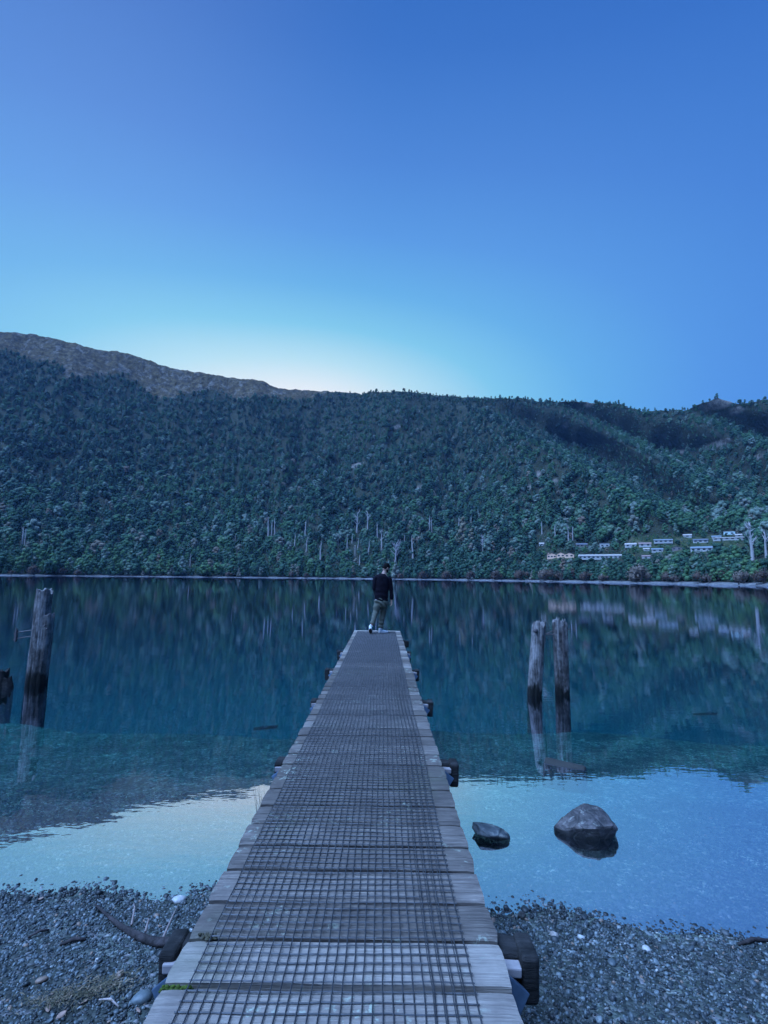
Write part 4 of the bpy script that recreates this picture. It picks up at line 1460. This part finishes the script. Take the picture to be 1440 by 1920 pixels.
M['sunk'] = plain('waterlogged_wood', (0.030, 0.030, 0.026), .8, .4, 6)
for (x0, y0, x1, y1, rad, nm, lab, cat) in [(1020, 1424, 1096, 1442, .10, 'flat_rock', 'low flat dark rock awash in the water beyond the boulders right of the jetty', 'rock'), (475, 1370, 520, 1365, .07, 'sunken_log', 'dim sunken wood piece under the water left of the jetty', 'log'),
                                            (1300, 1342, 1345, 1340, .06, 'sunken_log', 'faint sunken branch under the water beyond the standing piles at right', 'log')]:
    pa, pb = bed_hit(x0, y0), bed_hit(x1, y1)
    if rad == .10:
        pa, pb = on_plane(x0, y0, .012), on_plane(x1, y1, -.006)
    zb = float(bed_z(pa.x, pa.y))
    mb = MB()
    up = [(rad, rad)] * 4 if rad != .10 else [(.13, .30), (.16, .30), (.17, .30), (.14, .30)]
    pp4 = [pa, pa.lerp(pb, .33), pa.lerp(pb, .66), pb]
    mb.tube([p + Vector((0, 0, .08 if rad != .10 else -.265)) for p in pp4], up, 12, True, flat=(0, 1, 0))
    me = mb.mesh(nm)
    o = link(nm, me, M['sunk'], None, True)
    bevel(o, .02)
    tag(o, lab, cat)

# gravel: five stones of the beach carry the shapes that the loose gravel repeats
def ground_hit(px, py):
    return bed_hit(px, py)


def pebble_material():
    m, nt, b = new_mat('pebble_stone')
    t = attr(nt, 'tint', 'INSTANCER').outputs['Fac']
    co = tc(nt)
    c = ramp(nt, t, [(0.0, (0.011, 0.015, 0.016)), (0.25, (0.028, 0.037, 0.040)), (0.5, (0.078, 0.098, 0.104)), (0.7, (0.15, 0.18, 0.185)), (0.85, (0.25, 0.27, 0.26)), (0.94, (0.46, 0.45, 0.43)), (1.0, (0.22, 0.15, 0.11))])
    n = noise_n(nt, co, 3.0, 4, .6)
    c = mix_c(nt, .5, c, ramp(nt, n, [(.3, (.3, .3, .3)), (.7, (.72, .72, .72))]), 'OVERLAY')
    L(nt, c, b.inputs['Base Color'])
    b.inputs['Roughness'].default_value = .5
    return m


M['pebble'] = pebble_material()
peb = []
for i, (x, y, s, tn, lab) in enumerate([(335, 1691, .045, .93, 'pale rounded stone on the gravel between driftwood and jetty'), (265, 1879, .05, .6, 'smooth blue grey oblong stone on the gravel by the left jetty edge'),
                                        (1212, 1783, .026, .95, 'whitish oblong pebble on the right gravel beach'), (1040, 1757, .028, .97, 'yellowish stone on the gravel near the right cap beam'), (1090, 1760, .022, .92, 'white pebble near the water edge on the right gravel beach')]):
    me = rock_mesh('pebble', 80 + i, (1.0, .72 + .08 * (i % 3), .5 + .06 * i), 5, 2, .12)
    me.materials.append(M['pebble'])
    o = link('beach_stone', me)
    p = ground_hit(x, y)
    o.location = p + Vector((0, 0, s * .3)); o.scale = (s,) * 3; o.rotation_euler = (0, 0, R(20 + 35 * i)); o['tint'] = tn
    tag(o, lab, 'stone')
    peb.append(o)
NPB = 210000
gx = rng.uniform(-4.6, 4.4, NPB); gy = rng.uniform(1.0, 5.4, NPB)
d = gy - np.interp(gx, SHX, SHY)
keepg = rng.random(NPB) < np.interp(d, [-9, .05, .5, 2.4], [1.0, 1.0, .85, .25])
keepg &= ~((gx > XL + .1) & (gx < XR - .1) & (gy < 2.6))
gx, gy, d = gx[keepg], gy[keepg], d[keepg]
n = len(gx)
sz = np.exp(rng.normal(math.log(.0056), .44, n)); sz = np.clip(sz, .0038, .026)
# big stones along the water's edge are a little larger
sz *= np.interp(np.abs(d), [0, .15, .5], [1.25, 1.15, 1.0])
gz = bed_z(gx, gy) + sz * .15
band = fnoise(gx * 2.2, gy * 3.0, 51, 3)
gt = np.clip(rng.beta(1.2, 2.5, n) + .12 * band - .22 * (np.abs(d - .03) < .09), 0, .95)
gt = np.where((gt > .84) & (rng.random(n) < .75), gt * .7, gt)
brown = rng.random(n) < .015; gt[brown] = 1.0
gravel = scatter('gravel', np.stack([gx, gy, gz], -1), rng.integers(0, 5, n), np.stack([sz] * 3, -1) * rng.uniform(.8, 1.25, (n, 3)), np.stack([rng.normal(0, .5, n), rng.normal(0, .5, n), rng.uniform(0, 6.28, n)], -1), gt, peb)
tag(gravel, 'loose grey pebbles of the beach and the shallows', kind='stuff')

# driftwood branch on the left beach
M['drift'] = timber_material('driftwood', (0.014, 0.012, 0.012), (0.085, 0.07, 0.07), None, (12, 12, 12))
drift = empty('driftwood_branch', ground_hit(250, 1745)); tag(drift, 'long dark driftwood branch lying on the left gravel beach against the jetty', 'branch')
base = drift.location
pp = [(178, 1702), (200, 1722), (225, 1742), (252, 1760), (285, 1776), (318, 1779), (345, 1779)]
rad = [.005, .009, .012, .016, .021, .027, .032]
mb = MB()
pts = []
for (x, y), rr_ in zip(pp, rad):
    p = ground_hit(x, y); pts.append(p + Vector((0, 0, rr_ * .7 + .012)) - base)
mb.tube(pts, rad, 10)
me = mb.mesh('limb')
for v in me.vertices: v.co += Vector(noise.noise_vector(v.co * 14)) * .008
link('limb', me, M['drift'], drift, True)
mb = MB()
for (a0, a1, a2, z) in [((305, 1770), (322, 1745), (334, 1702), .13), ((272, 1758), (270, 1738), (276, 1728), .10), ((246, 1745), (243, 1715), (250, 1698), .09)]:
    q0 = ground_hit(*a0) + Vector((0, 0, .03)); q2 = ground_hit(*a2) + Vector((0, 0, .015)); q1 = q0.lerp(q2, .5) + Vector((.01, 0, .03))
    mb.tube([q0 - base, q1 - base, q2 - base], [.007, .0045, .002], 6)
mb.build('twigs', plain('pale_twig', (0.26, 0.20, 0.18), .7, .3, 20), drift, True)
for i, (x0, y0, x1, y1, rr_, lab) in enumerate([(112, 1776, 160, 1766, .011, 'short dark stick on the left gravel beach'), (52, 1762, 92, 1748, .008, 'thin dark stick left of the short dark one'),
                                                (1385, 1775, 1445, 1768, .012, 'dark stick at the right photo edge on the gravel'), (185, 1880, 222, 1893, .005, 'thin pale curved twig in the leaf litter')]):
    pa, pb = ground_hit(x0, y0), ground_hit(x1, y1)
    mb = MB(); mb.tube([pa + Vector((0, 0, .012)), pa.lerp(pb, .5) + Vector((0, .012, .02)), pb + Vector((0, 0, .012))], [rr_ * .6, rr_, rr_ * .7], 7)
    o = mb.build('stick', M['drift'] if i < 3 else plain('bleached_twig', (.38, .31, .28), .7, .3, 20), None, True)
    tag(o, lab, 'stick')

# dry weed and leaf litter at the lower left
mb = MB(); r = random.Random(5)
for q in range(620):
    u = r.gauss(0, 1); w_ = r.gauss(0, 1)
    x, y = 175 + u * 42, 1868 + w_ * 12 - u * 9
    if r.random() < .3: x, y = 95 + r.gauss(0, 35), 1893 + r.gauss(0, 10)
    if x > 268: continue
    d = ray(x, y); t_ = (CAMH * 0 + .08 - CAMH) / d.z
    p = Vector((0, 0, CAMH)) + d * t_
    p.z = float(bed_z(p.x, p.y)) + .012 + .015 * r.random()
    th = r.uniform(0, 6.28); ln = r.uniform(.012, .04)
    dv_ = Vector((math.cos(th), math.sin(th), r.uniform(-.2, .35))) * ln
    s_v = Vector((-math.sin(th), math.cos(th), 0)) * r.uniform(.0012, .003)
    mb.add([p - s_v, p + s_v, p + dv_ * .6 + s_v + Vector((0, 0, .003)), p + dv_], [(0, 1, 2, 3)], r.random())
wm, nt, bb = new_mat('dry_weed')
L(nt, ramp(nt, attr(nt, 'tint').outputs['Fac'], [(0, (.05, .05, .025)), (.6, (.12, .10, .06)), (1, (.26, .19, .13))]), bb.inputs['Base Color'])
bb.inputs['Roughness'].default_value = .9
weed = mb.build('beach_weed', wm)
tag(weed, 'tangle of dry brown weed and leaf litter on the lower left gravel', kind='stuff')
M['deadleaf'] = plain('dead_leaf', (0.34, 0.22, 0.17), .7, .3, 30)
for i, (x, y, s, lab) in enumerate([(90, 1898, .030, 'pinkish brown fallen leaf at the lower left corner of the gravel'), (158, 1886, .024, 'fallen leaf in the middle of the weed tangle'), (76, 1690, .022, 'pale orange fallen leaf at the left water edge'), (113, 1912, .034, 'fallen leaf nearest the bottom photo edge at left'), (258, 1902, .02, 'small orange fallen leaf below the blue grey stone')]):
    mb = MB()
    n = 10
    vs = [(s * .5 * math.sin(math.pi * q / n) * .7 * sgn, s * (q / n - .5) * 1.6, .003 + .35 * s * (q / n - .5) ** 2 + (.12 * s if sgn else 0)) for sgn in (-1, 0, 1) for q in range(n + 1)]
    fs = [(c * (n + 1) + q, c * (n + 1) + q + 1, (c + 1) * (n + 1) + q + 1, (c + 1) * (n + 1) + q) for c in range(2) for q in range(n)]
    mb.add(vs, fs)
    o = mb.build('fallen_leaf', M['deadleaf'], None, True)
    sl = o.modifiers.new('t', 'SOLIDIFY'); sl.thickness = .0008
    o.location = ground_hit(x, y) + Vector((0, 0, .012)); o.rotation_euler = (r.uniform(-.3, .3), r.uniform(-.3, .3), r.uniform(0, 6))
    tag(o, lab, 'leaf')

# dry stalks rising from the water left of the jetty
mb = MB(); r = random.Random(9)
b = on_plane(492, 1530, 0)
for q in range(9):
    fx = r.uniform(-.05, .10); x1 = fx - r.uniform(-.01, .09)
    mb.tube([(fx, r.uniform(-.05, .05), -.3), ((fx + x1) / 2 + .01, 0, .05), (x1, r.uniform(-.03, .03), r.uniform(.14, .27))], [.0022, .0018, .0008], 4)
o = mb.build('grass_stalks', plain('dry_stalk', (.12, .12, .12), .8, .3, 30)); o.location = b
tag(o, 'few thin dry grass stalks rising from the water beside the left jetty edge', 'grass')

# ------------------------------------------------------------------ the man at the end of the jetty
feet = on_plane(714, 1187.3, DECK + .010)
ps = -(M3.transposed() @ (feet - Vector((0, 0, CAMH)))).z / F
man = empty('person', feet)
tag(man, 'man in navy jumper, grey green trousers and white shoes at the jetty end', 'person')


def pj(x, y, dep=0.0): return Vector(((x - 714) * ps, dep, (1187.3 - y) * ps))


M['skin'] = plain('skin', (0.42, 0.26, 0.20), .5, .08, 20, 0, 0)
M['jumper'] = plain('navy_knit', (0.004, 0.003, 0.008), .85, .25, 60, 0, .5, .004, .15)
M['trousers'] = plain('grey_green_cotton', (0.105, 0.112, 0.088), .8, .15, 30, 0, .3, .003, .2)
M['hair'] = plain('dark_hair', (0.004, 0.0035, 0.0035), .7, .3, 80, 0, .6, .004, .1)
M['shoe'] = plain('white_canvas', (0.72, 0.74, 0.74), .55, .06, 40, 0, 0)
M['sole'] = plain('dark_sole', (0.03, 0.03, 0.032), .7, .2, 30, 0, 0)
M['rubber'] = plain('white_rubber', (0.66, 0.67, 0.67), .5, .05, 30, 0, 0)

neck = pj(719.5, 1076, .03); head = pj(723, 1065.0, .05)
shL = pj(702.5, 1085.5, -.01); shR = pj(729, 1087, .03)
hip = pj(714.5, 1124, .0)
elbL = pj(700.5, 1104, -.02); wrL = pj(704, 1117, .22)
elbR = pj(733, 1107, .03); wrR = pj(733.6, 1126.5, .02)
hL, hR = pj(708, 1127, -.01), pj(721, 1127, .01)
knL, knR = pj(704.0, 1148, -.06), pj(717.5, 1152, .09)
anL, anR = pj(697.6, 1170.5, -.24), pj(713.2, 1177.5, .04)
# body: one continuous skin
body = MB()
hr = Matrix.Rotation(R(-52), 3, 'Z') @ Matrix.Rotation(R(-28), 3, 'X') @ Matrix.Rotation(R(6), 3, 'Y')   # turned right, looking down
body.ball(head, (.078, .098, .112), hr, 20, 14)
body.ball(head + hr @ Vector((0, .030, -.055)), (.058, .068, .062), hr, 16, 10)       # jaw
body.ball(head + hr @ Vector((0, .108, -.018)), (.013, .018, .024), hr, 10, 8)        # nose
body.ball(head + hr @ Vector((0, .088, .018)), (.050, .018, .012), hr, 10, 8)         # brow
body.ball(head + hr @ Vector((0, .094, -.056)), (.026, .012, .010), hr, 10, 8)        # lips
body.ball(head + hr @ Vector((0, .082, -.094)), (.026, .022, .018), hr, 10, 8)        # chin
for s in (-1, 1):
    body.ball(head + hr @ Vector((s * .080, -.008, -.012)), (.010, .020, .032), hr, 10, 8)  # ears
body.tube([head + Vector((-.01, 0, -.03)), neck + Vector((0, 0, .02)), neck + Vector((-.01, -.01, -.08))], [.056, .060, .075], 14)
body.tube([neck + Vector((0, 0, -.02)), pj(716, 1085), pj(715, 1100), pj(714.5, 1115), hip], [(.08, .07), (.16, .095), (.155, .10), (.14, .095), (.155, .105)], 18, flat=(1, 0, 0))
for sh, e, w_ in ((shL, elbL, wrL), (shR, elbR, wrR)):
    body.ball(sh, .06, None, 12, 8)
    body.tube([sh, sh.lerp(e, .5), e, e.lerp(w_, .5), w_], [.052, .047, .040, .036, .026], 12)
for h_, k_, a_ in ((hL, knL, anL), (hR, knR, anR)):
    body.tube([h_, h_.lerp(k_, .5), k_, k_.lerp(a_, .35), a_], [.085, .075, .054, .055, .036], 14)


def hand(mb, w_, d, across, palm, curl):
    """palm, four bent fingers of unequal length, thumb from the side of the palm"""
    d = d.normalized(); across = (across - d * across.dot(d)).normalized(); palm = palm.normalized()
    pc = w_ + d * .085
    mb.tube([w_, w_ + d * .03, w_ + d * .06, pc], [(.026, .019), (.034, .017), (.041, .016), (.041, .014)], 12, flat=across)
    for q, (off, ln) in enumerate(((-.030, .068), (-.010, .078), (.011, .074), (.030, .058))):
        b0 = pc + across * off - d * .006
        p1_ = b0 + d * ln * .42 + palm * ln * .10 * curl
        p2_ = p1_ + (d * math.cos(.6 * curl) + palm * math.sin(.6 * curl)) * ln * .32
        p3_ = p2_ + (d * math.cos(1.2 * curl) + palm * math.sin(1.2 * curl)) * ln * .26
        mb.tube([b0, p1_, p2_, p3_], [.0098, .0092, .0086, .0070], 8)
    t0 = w_ + d * .028 - across * .030
    t1 = t0 - across * .026 + d * .028 + palm * .012
    t2 = t1 + d * .034 + palm * .010 - across * .004
    mb.tube([t0, t1, t2], [.014, .0115, .0090], 8)


hand(body, wrR, Vector((.03, .03, -1)), Vector((-.35, 1, 0)) * -1, Vector((-1, -.3, 0)), .9)
hand(body, wrL, Vector((.55, .8, -.1)), Vector((0, .1, -1)), Vector((.8, -.5, 0)), .9)
me = remeshed(body, 'body', .0065, 3, .5)
link('body', me, M['skin'], man, True)
# eyes
mb = MB()
for s in (-1, 1): mb.ball(head + hr @ Vector((s * .032, .083, .004)), .010, None, 8, 6)
mb.build('eyes', M['hair'], man, True)
# hair: short, over the skull, clear of face and neck, and a dark short beard
mb = MB()
mb.ball(head + hr @ Vector((0, -.014, .026)), (.086, .098, .100), hr, 24, 16)
mb.ball(head + hr @ Vector((0, -.040, -.015)), (.076, .062, .062), hr, 20, 12)
me = remeshed(mb, 'hair', .007, 2, .5)
for v in me.vertices: v.co += Vector(noise.noise_vector(v.co * 60)) * .004
link('hair', me, M['hair'], man, True)
mb = MB()
mb.ball(head + hr @ Vector((0, .064, -.088)), (.046, .040, .034), hr, 14, 10)
for s in (-1, 1): mb.ball(head + hr @ Vector((s * .055, .030, -.062)), (.014, .040, .036), hr, 12, 8)
me = remeshed(mb, 'beard', .007, 2, .5)
link('beard', me, M['hair'], man, True)
# jumper
mb = MB()
mb.tube([neck + Vector((-.01, -.01, -.005)), neck + Vector((-.012, -.01, -.03)), pj(716.2, 1082), pj(715.6, 1090, .005), pj(715, 1100, .005), pj(714.6, 1112, .0), pj(714.4, 1121, 0), pj(714.4, 1127.5, 0)],
        [(.066, .064), (.090, .080), (.165, .105), (.186, .118), (.180, .124), (.174, .122), (.174, .122), (.168, .118)], 24, flat=(1, 0, 0))
for sh, e, w_ in ((shL, elbL, wrL), (shR, elbR, wrR)):
    mb.ball(sh, .070, None, 14, 10)
    mb.tube([sh, sh.lerp(e, .5), e, e.lerp(w_, .5), w_ + (e - w_).normalized() * .015], [.068, .062, .055, .048, .041], 14)
me = remeshed(mb, 'jumper', .010, 5, .5)
for v in me.vertices:
    q = v.co
    v.co += Vector((noise.noise(q * 9), noise.noise(q * 9 + Vector((5, 0, 0))), 0)) * .007 + v.normal * (.006 * math.sin(q.z * 42 + 3 * noise.noise(q * 5)) * (0.25 + .75 * max(0, 1 - abs(q.z - .95) / .2)))
link('jumper', me, M['jumper'], man, True)
mb = MB(); mb.box(pj(704, 1125, -.125), (.040, .010, .016), Matrix.Rotation(R(8), 3, 'Y'))
mb.build('hem_tag', plain('pale_tag', (.55, .42, .42), .6, .1, 20), man)
# trousers
mb = MB()
mb.tube([pj(714.5, 1120), pj(714.5, 1127), pj(714.5, 1134), pj(714.5, 1139)], [(.150, .112), (.162, .120), (.168, .124), (.14, .10)], 20, flat=(1, 0, 0))
mb.tube([hL, hL.lerp(knL, .45), knL, knL.lerp(anL, .5), anL.lerp(knL, .06)], [.100, .090, .073, .064, .056], 16)
mb.tube([hR, hR.lerp(knR, .45), knR, knR.lerp(anR, .5), anR.lerp(knR, .02)], [.103, .094, .077, .069, .061], 16)
me = remeshed(mb, 'trousers', .010, 4, .5)
me.update()
for v in me.vertices:
    q = v.co
    f = .010 * math.sin(q.z * 55 + q.x * 26 + 5 * noise.noise(q * 4)) + .010 * noise.noise(q * 11)
    k = .35 + .9 * math.exp(-((q.z - .74) / .10) ** 2) + .8 * math.exp(-((q.z - .20) / .09) ** 2)
    v.co += v.normal * f * k
link('trousers', me, M['trousers'], man, True)


def shoe(ankle, heel, toe, up, name='shoe'):
    """low white canvas shoe with a rubber side and dark sole, sole line from heel to toe"""
    d = (toe - heel); ln = d.length; d.normalize()
    up = (up - d * up.dot(d)).normalized()
    sd = d.cross(up)
    t = MB()
    t.tube([heel + up * .035 + d * .012, heel + up * .042 + d * .06, heel + up * .040 + d * .14, heel + up * .030 + d * (ln - .05), heel + up * .024 + d * (ln - .012)],
           [(.032, .034), (.038, .042), (.040, .036), (.044, .026), (.030, .018)], 16, flat=tuple(sd))
    t.tube([heel + up * .05 + d * .045, heel + up * .09 + d * .05, ankle], [(.038, .045), (.040, .046), (.044, .046)], 14, flat=tuple(sd))
    me = remeshed(t, 'upper', .0065, 2, .5)
    upper = link(name, me, M['shoe'], man, True)
    for nm, z0, z1, m in (('sole_edge', .008, .030, M['rubber']), ('outsole', -.002, .0075, M['sole'])):
        s = MB(); n = 24; vs = []
        for zz in (z0, z1):
            for q in range(n):
                th = 2 * math.pi * q / n
                lx = .5 + .5 * math.cos(th)
                wd = .036 + .012 * lx
                vs.append(heel + d * (ln * lx) + sd * (wd * math.sin(th) * (1 if abs(math.sin(th)) < .95 else 1)) + up * zz)
        s.add(vs, [(q, (q + 1) % n, n + (q + 1) % n, n + q) for q in range(n)] + [tuple(reversed(range(n))), tuple(range(n, 2 * n))])
        s.build(nm, m, upper)


shoe(anR + Vector((0, 0, -.01)), Vector((anR.x - .045, anR.y - .02, .0)), Vector((anR.x + .200, anR.y + .095, .0)), Vector((0, 0, 1)))
toeL = pj(695.2, 1186.2, -.10); toeL.z = .004
heelL = pj(694.6, 1177.0, -.30)
shoe(anL + Vector((0, .005, -.01)), heelL, toeL, Vector((0, .55, .8)))

# ------------------------------------------------------------------ air
HAZE = 0.00006
if HAZE > 0:
    mb = MB(); mb.box((0, 980, 345), (3400, 2780, 732))
    hz = mb.build('haze', None)
    m = bpy.data.materials.new('haze_air'); m.use_nodes = True
    nt = m.node_tree; nt.nodes.clear()
    out = nt.nodes.new('ShaderNodeOutputMaterial')
    pv = nt.nodes.new('ShaderNodeVolumePrincipled')
    pv.inputs['Color'].default_value = (0.30, 0.58, 1.0, 1)
    pv.inputs['Density'].default_value = HAZE
    L(nt, pv.outputs[0], out.inputs['Volume'])
    hz.data.materials.append(m)
    tag(hz, 'thin blue dusk air over the lake', kind='stuff')

# ------------------------------------------------------------------ render settings
vs_ = scene.view_settings
vs_.view_transform = 'Standard'; vs_.look = 'None'; vs_.exposure = 0.0; vs_.gamma = 1.0; vs_.use_curve_mapping = False
scene.render.engine = 'CYCLES'
cy = scene.cycles
cy.use_denoising = True
cy.max_bounces = 7; cy.diffuse_bounces = 3; cy.glossy_bounces = 3; cy.transparent_max_bounces = 8; cy.transmission_bounces = 3; cy.volume_bounces = 0
cy.sample_clamp_indirect = 4.0
cy.caustics_reflective = False; cy.caustics_refractive = False
